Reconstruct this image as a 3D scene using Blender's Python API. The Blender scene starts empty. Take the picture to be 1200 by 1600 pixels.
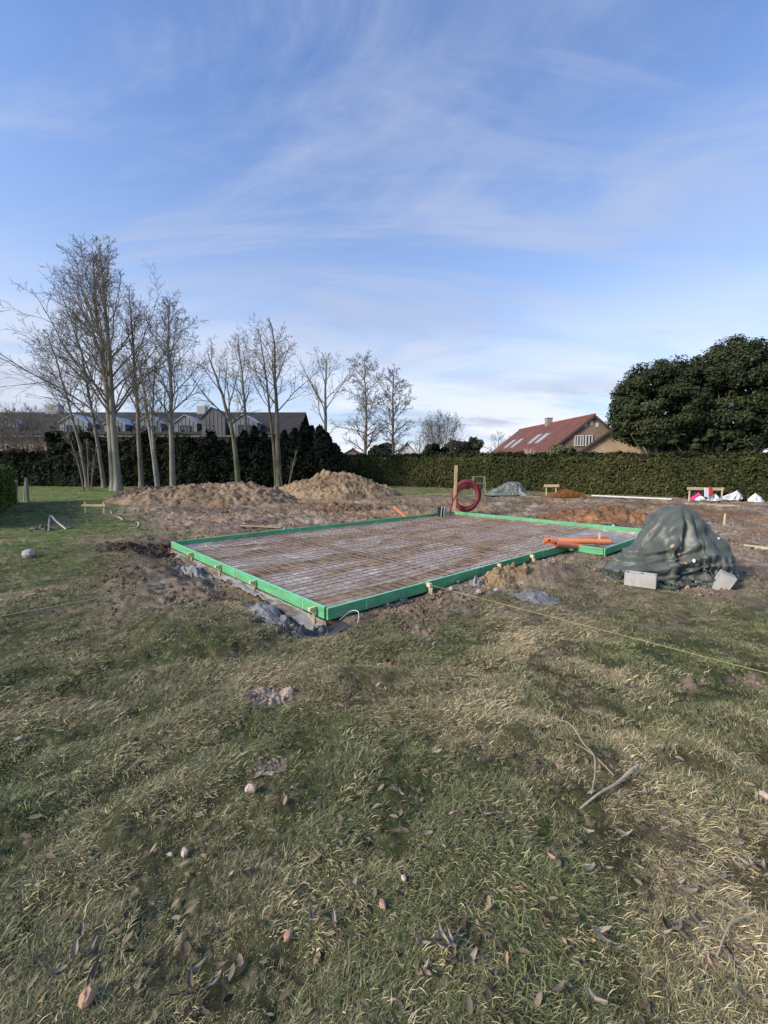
import bpy, math, random
import numpy as np
from mathutils import Vector, Matrix, Euler
R_ = math.radians
random.seed(7)
rng = np.random.default_rng(11)
sc = bpy.context.scene
COL = sc.collection

# ------------------------------------------------------------------ camera
FPX, PITCH, CAMH = 650.0, math.atan(66 / 650.0), 1.55
cam = bpy.data.cameras.new('camera')
cam.sensor_fit = 'VERTICAL'; cam.sensor_height = 36.0; cam.lens = FPX / 1600.0 * 36.0
cam.clip_start = 0.05; cam.clip_end = 3000
camo = bpy.data.objects.new('camera', cam); COL.objects.link(camo)
camo.location = (0, 0, CAMH); camo.rotation_euler = (math.pi / 2 - PITCH, 0, 0)
sc.camera = camo

# ------------------------------------------------------------------ sky + sun + exposure
SUN_EL, SUN_AZ = R_(29), math.atan2(-0.86, -0.42)       # azimuth clockwise from +Y
world = bpy.data.worlds.new('World'); sc.world = world; world.use_nodes = True
nt = world.node_tree; N = nt.nodes; LK = nt.links; N.clear()
def wn(t, **k):
    n = N.new(t)
    for a, b in k.items(): setattr(n, a, b)
    return n
def wmath(op, a, b=None, c=None, clamp=False):
    n = N.new('ShaderNodeMath'); n.operation = op; n.use_clamp = clamp
    for i, v in enumerate((a, b, c)):
        if v is None: continue
        if hasattr(v, 'is_linked'): LK.new(v, n.inputs[i])
        else: n.inputs[i].default_value = v
    return n.outputs[0]
def wmix(f, a, b):
    n = N.new('ShaderNodeMix'); n.data_type = 'RGBA'
    for s, v in ((n.inputs[0], f), (n.inputs[6], a), (n.inputs[7], b)):
        if hasattr(v, 'is_linked'): LK.new(v, s)
        elif isinstance(v, tuple): s.default_value = (*v, 1)
        else: s.default_value = v
    return n.outputs[2]
def wramp(v, p0, p1):
    n = N.new('ShaderNodeMapRange'); n.interpolation_type = 'SMOOTHSTEP'
    LK.new(v, n.inputs[0]); n.inputs[1].default_value = p0; n.inputs[2].default_value = p1
    return n.outputs[0]
sky = wn('ShaderNodeTexSky', sky_type='NISHITA', sun_disc=False)
sky.sun_elevation = SUN_EL; sky.sun_rotation = SUN_AZ; sky.air_density = 1.35; sky.dust_density = 0.35; sky.ozone_density = 3.2
tc = wn('ShaderNodeTexCoord')
sep = wn('ShaderNodeSeparateXYZ'); LK.new(tc.outputs['Generated'], sep.inputs[0])
zz = wmath('MAXIMUM', sep.outputs[2], 0.0)
den = wmath('ADD', zz, 0.16)
cx = wmath('DIVIDE', sep.outputs[0], den); cy = wmath('DIVIDE', sep.outputs[1], den)
cmb = wn('ShaderNodeCombineXYZ'); LK.new(cx, cmb.inputs[0]); LK.new(cy, cmb.inputs[1])
def wcloud(rot, scl, loc, detail, rough, dist, seed_scale):
    mp = wn('ShaderNodeMapping'); LK.new(cmb.outputs[0], mp.inputs[0])
    mp.inputs['Rotation'].default_value = (0, 0, rot); mp.inputs['Scale'].default_value = scl; mp.inputs['Location'].default_value = loc
    t = wn('ShaderNodeTexNoise'); LK.new(mp.outputs[0], t.inputs['Vector'])
    t.inputs['Scale'].default_value = seed_scale; t.inputs['Detail'].default_value = detail
    t.inputs['Roughness'].default_value = rough; t.inputs['Distortion'].default_value = dist
    return t.outputs[0]
n1 = wcloud(R_(52), (0.5, 1.6, 1), (4.3, 1.1, 0), 12, 0.63, 1.2, 1.0)       # long wisps
n2 = wcloud(R_(-15), (1.0, 1.0, 1), (7.7, 4.2, 0), 5, 0.55, 0.3, 0.8)       # where wisps gather
n3 = wcloud(R_(0), (0.42, 1.0, 1), (2.9, 8.1, 0), 9, 0.56, 0.5, 0.85)        # grey bars low down
n4 = wcloud(R_(-35), (0.45, 1.7, 1), (5.5, 0.4, 0), 12, 0.66, 1.5, 1.7)       # fine crossing streaks
n5 = wcloud(R_(10), (0.7, 1.1, 1), (0.2, 3.3, 0), 9, 0.58, 0.6, 1.1)        # white banks
wisps = wmath('MULTIPLY', wramp(n1, 0.44, 0.66), wramp(n2, 0.36, 0.56))
fine = wmath('MULTIPLY', wramp(n4, 0.46, 0.72), wramp(n2, 0.62, 0.42))
low = wmath('SUBTRACT', 1.0, wramp(sep.outputs[2], 0.06, 0.42))
vlow = wmath('SUBTRACT', 1.0, wramp(sep.outputs[2], 0.02, 0.30))
bars = wmath('MULTIPLY', wramp(n3, 0.48, 0.62), vlow)
whit = wmath('MULTIPLY', wramp(n5, 0.36, 0.60), low)
c0 = wmix(1.0, (0, 0, 0), sky.outputs[0])
tint = wn('ShaderNodeMix', data_type='RGBA', blend_type='MULTIPLY'); tint.inputs[0].default_value = 1
LK.new(c0, tint.inputs[6]); tint.inputs[7].default_value = (0.76, 0.79, 0.98, 1)
veil = wmath('SUBTRACT', 1.0, wramp(sep.outputs[2], 0.0, 0.72))
c1 = wmix(wmath('MULTIPLY', veil, 0.60), tint.outputs[2], (2.3, 2.8, 3.65))
c2 = wmix(wmath('MULTIPLY', wisps, 0.72), c1, (2.15, 2.5, 3.4))
c2 = wmix(wmath('MULTIPLY', fine, 0.42), c2, (2.05, 2.4, 3.35))
c3 = wmix(wmath('MULTIPLY', whit, 0.85), c2, (4.1, 4.2, 4.5))
c4 = wmix(wmath('MULTIPLY', bars, 0.88), c3, (1.6, 1.85, 2.6))
bg = wn('ShaderNodeBackground'); LK.new(c4, bg.inputs[0]); bg.inputs[1].default_value = 0.10
wo = wn('ShaderNodeOutputWorld'); LK.new(bg.outputs[0], wo.inputs[0])

sun = bpy.data.lights.new('sun', 'SUN'); sun.energy = 2.2; sun.angle = R_(17); sun.color = (1.0, 0.88, 0.72)
suno = bpy.data.objects.new('sun', sun); COL.objects.link(suno)
SD = Vector((math.sin(SUN_AZ) * math.cos(SUN_EL), math.cos(SUN_AZ) * math.cos(SUN_EL), math.sin(SUN_EL)))
suno.rotation_euler = SD.to_track_quat('Z', 'Y').to_euler(); suno.location = (-20, -10, 30)
vs = sc.view_settings
vs.view_transform = 'Standard'; vs.look = 'None'; vs.gamma = 1.0; vs.use_curve_mapping = False; vs.exposure = 1.25
sc.cycles.max_bounces = 4; sc.cycles.diffuse_bounces = 2; sc.cycles.glossy_bounces = 2; sc.cycles.transmission_bounces = 2; sc.cycles.caustics_reflective = False; sc.cycles.caustics_refractive = False
sc.cycles.use_adaptive_sampling = True; sc.cycles.adaptive_threshold = 0.02

# ------------------------------------------------------------------ noise (numpy)
_T = np.random.default_rng(5).random((6, 256, 256)).astype(np.float32)
def vnoise(x, y, k=0):
    xi = np.floor(x).astype(np.int64); yi = np.floor(y).astype(np.int64)
    fx = (x - xi).astype(np.float32); fy = (y - yi).astype(np.float32)
    fx = fx * fx * fx * (fx * (fx * 6 - 15) + 10); fy = fy * fy * fy * (fy * (fy * 6 - 15) + 10)
    T = _T[k % 6]; a = xi & 255; b = yi & 255; a1 = (xi + 1) & 255; b1 = (yi + 1) & 255
    return (T[a, b] * (1 - fx) + T[a1, b] * fx) * (1 - fy) + (T[a, b1] * (1 - fx) + T[a1, b1] * fx) * fy
def fbm(x, y, sc_, o=4, k=0, g=0.5):
    s = 0; a = 1; tot = 0; x = np.asarray(x, float) * sc_ + 31.7 * k; y = np.asarray(y, float) * sc_ - 17.3 * k
    for i in range(o):
        s = s + a * vnoise(x, y, k + i); tot += a; a *= g
        x, y = (x * 1.63 - y * 1.21) + 5.3, (x * 1.21 + y * 1.63) - 2.9
    return s / tot
def sstep(a, b, x):
    t = np.clip((np.asarray(x, float) - a) / (b - a), 0, 1); return t * t * (3 - 2 * t)

# ------------------------------------------------------------------ slab frame of reference
SA = R_(42.3); VU = np.array([math.cos(SA), math.sin(SA)]); UU = np.array([-math.sin(SA), math.cos(SA)])
SF = np.array([-0.577, 4.187]); SS, ST, BT, BS = 5.38, 8.90, 5.58, 0.67
ZT = 0.13
def st_of(x, y):
    dx = x - SF[0]; dy = y - SF[1]; return dx * UU[0] + dy * UU[1], dx * VU[0] + dy * VU[1]
def xy_of(s, t): return SF[0] + UU[0] * s + VU[0] * t, SF[1] + UU[1] * s + VU[1] * t
def rectd(s, t, s0, s1, t0, t1):
    dx = np.maximum(np.maximum(s0 - s, s - s1), 0); dy = np.maximum(np.maximum(t0 - t, t - t1), 0)
    ins = np.minimum(np.minimum(s - s0, s1 - s), np.minimum(t - t0, t1 - t))
    return np.where(ins > 0, -ins, np.hypot(dx, dy))
def slabd(x, y):
    s, t = st_of(x, y); return np.minimum(rectd(s, t, 0, SS, 0, ST), rectd(s, t, -BS, 0.1, BT, ST))

# bare patches in the near turf: x, y, radius
def base_z(x, y): return 0.42 * sstep(14, 36, y) + 0 * np.asarray(x, float)
def ray(px, py):
    x = (px - 600) / FPX; v = (800 - py) / FPX
    return np.array([x, math.cos(PITCH) + v * math.sin(PITCH), -math.sin(PITCH) + v * math.cos(PITCH)])
def at(px, py, dz=0.0):
    """point of the ground (plus dz) seen at photo pixel px, py"""
    d = ray(px, py); z = dz
    for _ in range(40):
        t = (z - CAMH) / d[2]; z = 0.5 * z + 0.5 * (float(base_z(d[0] * t, d[1] * t)) + dz)
    return np.array([d[0] * t, d[1] * t, z])
def dep(px, py, Y):
    d = ray(px, py); t = Y / d[1]; return np.array([d[0] * t, Y, CAMH + d[2] * t])
PATCH = [(430, 1085, .30), (425, 1200, .14), (605, 1035, .16), (655, 985, .28), (1075, 1073, .16), (990, 1078, .2), (1180, 1065, .25), (250, 1046, .12), (870, 1020, .15)]
PATCH = [(*at(a, b)[:2], r * .62) for a, b, r in PATCH]
TARP_C = np.array([4.34, 6.05])
def masks(x, y):
    """mud 0..1, green 0..1, ochre 0..1 (fresh clay), dark 0..1 (moist)"""
    x = np.asarray(x, float); y = np.asarray(y, float)
    s, t = st_of(x, y); d = slabd(x, y)
    nz = fbm(x, y, 0.55, 5, 1); n2 = fbm(x, y, 2.2, 4, 3); n3 = fbm(x, y, 7.0, 3, 2)
    # reach of the churned ground round the slab
    w = 1.15 + 1.2 * sstep(0, 6, y - 6) + 0.9 * sstep(1, -1, t) * sstep(0.5, 2.5, s)
    mud = sstep(1.25, 0.0, d / w + (nz - 0.5) * 1.7 + (n2 - .5) * .7)
    # works area behind and right of the slab
    px = x / np.maximum(y, .3)
    back = sstep(8.5, 11.0, y + 4.5 * sstep(0.35, 0.75, px)) * sstep(-0.66, -0.50, px + (nz - .5) * .30) * sstep(24.5, 21.0, y + (nz - .5) * 4)
    mud = np.maximum(mud, back * sstep(0.22, 0.52, nz * .5 + n2 * .5 + 0.12))
    td = np.hypot(x - TARP_C[0], (y - TARP_C[1]))
    mud = np.maximum(mud, sstep(1.75, 0.7, td + (nz - .5) * 1.6))
    mud = np.maximum(mud, 0.55 * sstep(3.2, 1.2, np.hypot((x - 2.5) * .8, y - 6.4) + (n2 - .5) * 1.4))
    for a, b, r in PATCH:
        q = np.hypot(x - a, (y - b) * 1.0) / r
        mud = np.maximum(mud, sstep(1.25, 0.55, q + (n3 - .5) * 1.3 + (n2 - .5) * .8))
    mud = np.maximum(mud, 0.75 * sstep(.70, .80, n2 * .6 + n3 * .4) * sstep(12, 8, y) * sstep(3.0, 4.5, y))
    green = sstep(.34, .58, fbm(x, y, .8, 4, 4) + .10 * sstep(-.2, -.75, px) + .06 * sstep(.25, .7, px) * sstep(5, 3, y))
    green = np.maximum(green, .95 * sstep(-.48, -.64, px) * sstep(9, 11, y))
    ochre = sstep(.52, .70, fbm(x, y, .45, 4, 5)) * sstep(8, 12, y)
    dark = sstep(.50, .66, fbm(x, y, .9, 4, 2)) * .55
    dark = np.maximum(dark, sstep(1.9, .7, np.hypot(s - 5.7, (t + .9) * .9) + (n2 - .5) * 1.2))
    dark = np.maximum(dark, .8 * sstep(.9, .3, np.abs(t + .85)) * sstep(-.3, .6, s) * sstep(6.2, 5, s) * sstep(.42, .6, n2))
    return mud, green, ochre, dark, nz, n2, n3, s, t, d
def ground_h(x, y, M=None):
    mud, green, ochre, dark, nz, n2, n3, s, t, d = M or masks(x, y)
    r = np.hypot(x, y)
    h = base_z(x, y) + (fbm(x, y, .35, 3, 0) - .5) * .10 * sstep(2, 6, np.maximum(d, 0) * 2 + 1)
    bill = np.abs(2 * fbm(x, y, 3.1, 5, 0) - 1); bill2 = np.abs(2 * fbm(x, y, 9.0, 3, 4) - 1)
    rough = .055 + .06 * sstep(8, 13, y)
    h = h + mud * ((bill - .33) * rough * 1.5 + (bill2 - .3) * .055 + (n2 - .5) * .07)
    nr = sstep(9, 5, r); c3 = np.abs(2 * fbm(x, y, 22, 3, 1) - 1); c4 = np.abs(2 * fbm(x, y, 55, 2, 3) - 1)
    h = h + mud * nr * ((c3 - .3) * .026 + (c4 - .3) * .010)
    h = h + (1 - mud) * ((fbm(x, y, 5.5, 4, 2) - .5) * .075 + (n3 - .5) * .02)
    # caterpillar ruts behind the slab
    h = h - .06 * mud * sstep(10, 13, y) * sstep(.55, .8, np.abs(np.sin(y * 1.35 + x * .25 + 2.0 * nz)))
    # trench along the exposed side, spoil next to it
    e = (n2 - .5) * .35
    ins = sstep(-.25, .1, s) * sstep(6.1, 5.5, s)
    h = h - ins * .065 * sstep(-.50 + e, -.30 + e, t) * sstep(.06, .0, t)
    h = h + ins * .07 * sstep(-1.7, -1.2, t) * sstep(-.5, -.75, t + e * .5) * (.5 + n3)
    h = h - .28 * sstep(.55, .15, np.hypot(s - 5.62, t + .22))
    h = h - .10 * sstep(.42, .1, np.hypot(s + .05, t + .16))
    # a lip of soil pushed against the board nearest the viewer
    h = h + .05 * sstep(-1.3, -.5, s) * sstep(.5, 1.2, t) * sstep(5.3, 4.6, t) * (n2) * sstep(0, -.08, s)
    h = h + .16 * np.exp(-(((s + .62) / .42) ** 2 + ((t - 3.35) / .55) ** 2)) * (.6 + .9 * n3)
    h = np.where(d < .02, -0.07, h)
    near = sstep(.45, .0, d) * (d >= .02) * (1 - ins * sstep(.2, -.2, t))
    h = h * (1 - .6 * near)
    return h
def gz(x, y): return float(ground_h(np.array([x]), np.array([y]))[0])
def G(px, py):
    p = at(px, py); p[2] = gz(p[0], p[1]); return p

# ------------------------------------------------------------------ mesh helpers
ORG = {}
def mesh_np(name, V, Fs, mats=(), smooth=False, attrs=None, midx=None):
    V = np.asarray(V, np.float32).reshape(-1, 3)
    if isinstance(Fs, np.ndarray): Fs = [Fs]
    Fs = [np.asarray(f, np.int32) for f in Fs if len(f)]
    me = bpy.data.meshes.new(name)
    nl = sum(f.size for f in Fs); npoly = sum(len(f) for f in Fs)
    me.vertices.add(len(V)); me.vertices.foreach_set('co', V.ravel())
    me.loops.add(nl); me.polygons.add(npoly)
    me.loops.foreach_set('vertex_index', np.concatenate([f.ravel() for f in Fs]))
    tot = np.concatenate([np.full(len(f), f.shape[1], np.int32) for f in Fs])
    me.polygons.foreach_set('loop_start', np.concatenate([[0], np.cumsum(tot)[:-1]]).astype(np.int32))
    try: me.polygons.foreach_set('loop_total', tot)
    except Exception: pass
    if smooth: me.polygons.foreach_set('use_smooth', np.ones(npoly, bool))
    if midx is not None: me.polygons.foreach_set('material_index', np.asarray(midx, np.int32))
    for m in (mats if isinstance(mats, (list, tuple)) else [mats]): me.materials.append(m)
    for k, a in (attrs or {}).items():
        a = np.asarray(a, np.float32)
        if a.ndim == 1:
            at_ = me.attributes.new(k, 'FLOAT', 'POINT'); at_.data.foreach_set('value', a)
        else:
            if a.shape[1] == 3: a = np.concatenate([a, np.ones((len(a), 1), np.float32)], 1)
            at_ = me.attributes.new(k, 'FLOAT_COLOR', 'POINT'); at_.data.foreach_set('color', a.ravel())
    me.update(); me.validate(); return me
def link(name, data, parent=None, loc=(0, 0, 0), rot=None):
    o = bpy.data.objects.new(name, data); COL.objects.link(o); o.location = loc
    if rot is not None: o.rotation_euler = rot
    if parent is not None: o.parent = parent
    return o
def tag(o, label, cat, group=None, kind=None):
    if label: o['label'] = label
    if cat: o['category'] = cat
    if group: o['group'] = group
    if kind: o['kind'] = kind
    return o
def thing(name, label, cat, loc, group=None):
    o = link(name, None, None, tuple(map(float, loc))); o.empty_display_size = .1
    ORG[o.name] = np.array(loc, float); return tag(o, label, cat, group)
def org(o): return ORG.get(o.name, np.zeros(3))
class MB:
    def __init__(s): s.v = []; s.f = []; s.n = 0
    def add(s, V, F):
        V = np.asarray(V, float).reshape(-1, 3)
        s.v.append(V); s.f += [tuple(int(i) + s.n for i in f) for f in F]; s.n += len(V); return s
    def box(s, c, size, rot=None, bev=0.0, taper=1.0):
        hx, hy, hz = [k / 2 for k in size]; b = min(bev, hx * .9, hy * .9, hz * .9)
        if b <= 0:
            V = np.array([(x, y, z) for z in (-hz, hz) for x, y in ((-hx, -hy), (hx, -hy), (hx, hy), (-hx, hy))], float)
            F = [(3, 2, 1, 0), (4, 5, 6, 7), (0, 1, 5, 4), (1, 2, 6, 5), (2, 3, 7, 6), (3, 0, 4, 7)]
        else:
            V = []
            for z, i in ((-hz, b), (-hz + b, 0), (hz - b, 0), (hz, b)):
                x_, y_ = hx - i, hy - i
                V += [(-x_ + b - i * 0, -y_, z), (x_ - b, -y_, z), (x_, -y_ + b, z), (x_, y_ - b, z), (x_ - b, y_, z), (-x_ + b, y_, z), (-x_, y_ - b, z), (-x_, -y_ + b, z)]
            V = np.array(V, float); F = [tuple(range(7, -1, -1)), tuple(range(24, 32))]
            for k in range(3):
                for j in range(8): F.append((k * 8 + j, k * 8 + (j + 1) % 8, k * 8 + 8 + (j + 1) % 8, k * 8 + 8 + j))
        if taper != 1.0:
            k = 1 + (taper - 1) * (V[:, 2:3] + hz) / (2 * hz); V[:, :2] *= k
        if rot is not None: V = V @ np.array(Euler(rot).to_matrix()).T
        return s.add(V + np.asarray(c, float), F)
    def beam(s, a, b, w, h, bev=.003, up=(0, 0, 1)):
        a = np.asarray(a, float); b = np.asarray(b, float); d = b - a; L = np.linalg.norm(d); d /= L
        u = np.asarray(up, float); x = np.cross(d, u)
        if np.linalg.norm(x) < 1e-4: x = np.cross(d, (1, 0, 0) if abs(d[1]) > .9 else (0, 1, 0))
        x /= np.linalg.norm(x); z = np.cross(x, d)
        t = MB(); t.box((0, 0, 0), (w, L, h), None, bev); V = np.concatenate(t.v)
        return s.add(V @ np.array([x, d, z]) + (a + b) / 2, t.f)
    def tube(s, P, r, k=8, cap=True):
        P = np.asarray(P, float); n = len(P); r = np.broadcast_to(np.asarray(r, float), (n,))
        V, F = tubes(P[None], r[None], k); F = [tuple(f) for f in F]
        if cap: F += [tuple(range(k - 1, -1, -1)), tuple(range((n - 1) * k, n * k))]
        return s.add(V, F)
    def pipe(s, a, b, ro, ri, k=20, socket=0.0):
        a = np.asarray(a, float); b = np.asarray(b, float); d = (b - a) / np.linalg.norm(b - a)
        prof = [(a, ri), (a, ro), (b - d * socket, ro)]
        if socket: prof += [(b - d * socket * .85, ro * 1.12), (b, ro * 1.12), (b, ri * 1.12), (b - d * socket, ri)]
        else: prof += [(b, ro), (b, ri)]
        prof += [(a, ri)]
        x = np.cross(d, (0, 0, 1)); x /= np.linalg.norm(x); z = np.cross(x, d)
        an = np.arange(k) / k * 2 * math.pi
        V = np.concatenate([p + rr * (np.cos(an)[:, None] * x + np.sin(an)[:, None] * z) for p, rr in prof]); F = []
        for i in range(len(prof) - 1):
            for j in range(k): F.append((i * k + j, i * k + (j + 1) % k, i * k + k + (j + 1) % k, i * k + k + j))
        return s.add(V, F)
    def lathe(s, prof, c=(0, 0, 0), k=20):
        an = np.arange(k) / k * 2 * math.pi
        V = np.concatenate([np.stack([r * np.cos(an), r * np.sin(an), np.full(k, z)], 1) for r, z in prof]) + np.asarray(c, float); F = []
        for i in range(len(prof) - 1):
            for j in range(k): F.append((i * k + j, i * k + (j + 1) % k, i * k + k + (j + 1) % k, i * k + k + j))
        F += [tuple(range(k - 1, -1, -1)), tuple(range((len(prof) - 1) * k, len(prof) * k))]
        return s.add(V, F)
    def mesh(s, name, mats, o=(0, 0, 0), smooth=False):
        V = np.concatenate(s.v) - np.asarray(o, float)
        me = bpy.data.meshes.new(name); me.from_pydata(V.tolist(), [], s.f); me.update()
        for m in (mats if isinstance(mats, (list, tuple)) else [mats]): me.materials.append(m)
        if smooth:
            me.polygons.foreach_set('use_smooth', np.ones(len(me.polygons), bool)); me.set_sharp_from_angle(angle=R_(40))
        return me
    def part(s, name, mat, parent, smooth=False, label=None):
        o = link(name, s.mesh(name, mat, org(parent), smooth), parent); ORG[o.name] = org(parent)
        if label: o['label'] = label
        return o
    def top(s, name, mat, loc, label, cat, group=None, smooth=False):
        o = link(name, s.mesh(name, mat, loc, smooth), None, tuple(map(float, loc))); ORG[o.name] = np.array(loc, float)
        return tag(o, label, cat, group)
def npart(name, V, F, mat, parent, smooth=False, attrs=None):
    o = link(name, mesh_np(name, np.asarray(V) - org(parent), F, mat, smooth, attrs), parent); ORG[o.name] = org(parent); return o
def ntop(name, V, F, mat, loc, label, cat, group=None, smooth=False, attrs=None, kind=None):
    o = link(name, mesh_np(name, np.asarray(V) - np.asarray(loc, float), F, mat, smooth, attrs), None, tuple(map(float, loc))); ORG[o.name] = np.array(loc, float)
    return tag(o, label, cat, group, kind)
def tubes(P, R, k):
    """many tubes at once: P (m,n,3), R (m,n) -> verts, quads"""
    m, n, _ = P.shape
    T = np.gradient(P, axis=1); T /= np.linalg.norm(T, axis=2, keepdims=True) + 1e-9
    ref = np.where(np.abs(T[:, :1, 2:3]) > .9, np.array([1., 0, 0]), np.array([0, 0, 1.]))
    X = np.cross(T, np.broadcast_to(ref, T.shape)); X /= np.linalg.norm(X, axis=2, keepdims=True) + 1e-9
    Y = np.cross(T, X); a = np.arange(k) / k * 2 * math.pi
    V = P[:, :, None] + R[:, :, None, None] * (np.cos(a)[None, None, :, None] * X[:, :, None] + np.sin(a)[None, None, :, None] * Y[:, :, None])
    idx = np.arange(m * n * k).reshape(m, n, k); j = np.roll(idx, -1, axis=2)
    F = np.stack([idx[:, :-1], j[:, :-1], j[:, 1:], idx[:, 1:]], -1).reshape(-1, 4)
    return V.reshape(-1, 3), F
def gridF(nu, nv):
    i = np.arange(nu * nv).reshape(nu, nv)
    return np.stack([i[:-1, :-1], i[1:, :-1], i[1:, 1:], i[:-1, 1:]], -1).reshape(-1, 4)

# ------------------------------------------------------------------ materials
def nmat(name):
    m = bpy.data.materials.new(name); m.use_nodes = True; t = m.node_tree
    b = t.nodes['Principled BSDF']; return m, t, b
def mat(name, c1, c2=None, scale=4.0, rough=.8, bump=0.0, bscale=None, spec=.3, stretch=(1, 1, 1), metal=0.0, island=0.0, detail=6, lo=.35, hi=.65, trans=0.0):
    m, t, b = nmat(name); n = t.nodes; l = t.links
    c2 = c2 or tuple(k * .75 for k in c1)
    tcn = n.new('ShaderNodeTexCoord'); mp = n.new('ShaderNodeMapping'); l.new(tcn.outputs['Object'], mp.inputs[0]); mp.inputs['Scale'].default_value = stretch
    nz = n.new('ShaderNodeTexNoise'); l.new(mp.outputs[0], nz.inputs['Vector']); nz.inputs['Scale'].default_value = scale; nz.inputs['Detail'].default_value = detail; nz.inputs['Roughness'].default_value = .62
    mr = n.new('ShaderNodeMapRange'); l.new(nz.outputs[0], mr.inputs[0]); mr.inputs[1].default_value = lo; mr.inputs[2].default_value = hi
    mx = n.new('ShaderNodeMix'); mx.data_type = 'RGBA'; l.new(mr.outputs[0], mx.inputs[0]); mx.inputs[6].default_value = (*c1, 1); mx.inputs[7].default_value = (*c2, 1)
    out = mx.outputs[2]
    if island:
        ge = n.new('ShaderNodeNewGeometry'); hv = n.new('ShaderNodeHueSaturation')
        r2 = n.new('ShaderNodeMapRange'); l.new(ge.outputs['Random Per Island'], r2.inputs[0]); r2.inputs[3].default_value = 1 - island; r2.inputs[4].default_value = 1 + island
        l.new(r2.outputs[0], hv.inputs['Value']); l.new(out, hv.inputs['Color']); out = hv.outputs[0]
    l.new(out, b.inputs['Base Color']); b.inputs['Roughness'].default_value = rough; b.inputs['Specular IOR Level'].default_value = spec; b.inputs['Metallic'].default_value = metal
    if trans:
        try: b.inputs['Subsurface Weight'].default_value = 0.0
        except Exception: pass
    if bump:
        n2 = n.new('ShaderNodeTexNoise'); l.new(mp.outputs[0], n2.inputs['Vector']); n2.inputs['Scale'].default_value = bscale or scale * 3; n2.inputs['Detail'].default_value = 7
        bp = n.new('ShaderNodeBump'); bp.inputs['Strength'].default_value = 1.0; bp.inputs['Distance'].default_value = bump; l.new(n2.outputs[0], bp.inputs['Height']); l.new(bp.outputs[0], b.inputs['Normal'])
    return m
def amat(name, attr='gc', fine=60., amt=.35, rough=.92, bump=.01, bscale=45., spec=.15, ra=None):
    """colour from a per-vertex attribute, broken up by fine grain"""
    m, t, b = nmat(name); n = t.nodes; l = t.links
    a = n.new('ShaderNodeAttribute'); a.attribute_name = attr
    g = n.new('ShaderNodeTexCoord'); nz = n.new('ShaderNodeTexNoise'); l.new(g.outputs['Object'], nz.inputs['Vector']); nz.inputs['Scale'].default_value = fine; nz.inputs['Detail'].default_value = 8; nz.inputs['Roughness'].default_value = .7
    mr = n.new('ShaderNodeMapRange'); l.new(nz.outputs[0], mr.inputs[0]); mr.inputs[1].default_value = .3; mr.inputs[2].default_value = .7; mr.inputs[3].default_value = 1 - amt; mr.inputs[4].default_value = 1 + amt
    hv = n.new('ShaderNodeHueSaturation'); l.new(a.outputs['Color'], hv.inputs['Color']); l.new(mr.outputs[0], hv.inputs['Value'])
    l.new(hv.outputs[0], b.inputs['Base Color']); b.inputs['Roughness'].default_value = rough; b.inputs['Specular IOR Level'].default_value = spec
    if ra:
        a2 = n.new('ShaderNodeAttribute'); a2.attribute_name = ra; l.new(a2.outputs['Fac'], b.inputs['Roughness'])
    n2 = n.new('ShaderNodeTexNoise'); l.new(g.outputs['Object'], n2.inputs['Vector']); n2.inputs['Scale'].default_value = bscale; n2.inputs['Detail'].default_value = 8; n2.inputs['Roughness'].default_value = .65
    bp = n.new('ShaderNodeBump'); bp.inputs['Distance'].default_value = bump; l.new(n2.outputs[0], bp.inputs['Height']); l.new(bp.outputs[0], b.inputs['Normal'])
    return m
M = {}
M['ground'] = amat('ground', fine=38, amt=.45, bump=.018, bscale=32)
M['soil'] = amat('soil', fine=9, amt=.40, bump=.05, bscale=7)
M['membrane'] = amat('membrane', fine=25, amt=.25, bump=.008, bscale=22, spec=.2, ra='rg')
M['board'] = mat('board', (.075, .31, .135), (.13, .43, .21), 3.5, .75, .003, 30, .25, (1, 1, 5))
def splash(m, col, lo=.58, hi=.72, sc_=5):
    t = m.node_tree; n = t.nodes; l = t.links; b = n['Principled BSDF']; src = b.inputs['Base Color'].links[0].from_socket
    g = n.new('ShaderNodeNewGeometry'); z = n.new('ShaderNodeTexNoise'); l.new(g.outputs['Position'], z.inputs['Vector']); z.inputs['Scale'].default_value = sc_; z.inputs['Detail'].default_value = 9; z.inputs['Roughness'].default_value = .72
    r = n.new('ShaderNodeMapRange'); l.new(z.outputs[0], r.inputs[0]); r.inputs[1].default_value = lo; r.inputs[2].default_value = hi; r.inputs[4].default_value = .8
    x = n.new('ShaderNodeMix'); x.data_type = 'RGBA'; l.new(r.outputs[0], x.inputs[0]); l.new(src, x.inputs[6]); x.inputs[7].default_value = (*col, 1); l.new(x.outputs[2], b.inputs['Base Color'])
splash(M['board'], (.22, .175, .125), .52, .70)
M['boardtop'] = mat('boardtop', (.17, .56, .34), (.24, .62, .42), 9, .6)
M['wood'] = mat('wood', (.52, .40, .24), (.36, .26, .145), 6, .8, .002, 40, .2, (8, 8, .6))
M['woodpale'] = mat('woodpale', (.66, .55, .36), (.52, .42, .26), 6, .8, .002, 40, .2)
M['rebar'] = mat('rebar', (.17, .10, .062), (.27, .21, .165), 7, .8, .001, 120, .3)
M['orange'] = mat('orange', (.72, .26, .125), (.60, .20, .095), 5, .42, .0006, 60, .45)
M['tarp'] = mat('tarp', (.058, .070, .060), (.115, .130, .114), 3.0, .45, .003, 30, .4)
M['tarpfar'] = mat('tarpfar', (.105, .125, .11), (.16, .185, .165), 2.0, .45, .01, 8, .5)
M['tarpdirty'] = mat('tarpdirty', (.30, .12, .05), (.50, .40, .33), 14, .8)
M['concrete'] = mat('concrete', (.42, .42, .40), (.33, .33, .31), 10, .93, .004, 70, .1)
M['hose'] = mat('hose', (.145, .018, .024), (.20, .035, .040), 8, .5, .0015, 150, .4)
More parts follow.
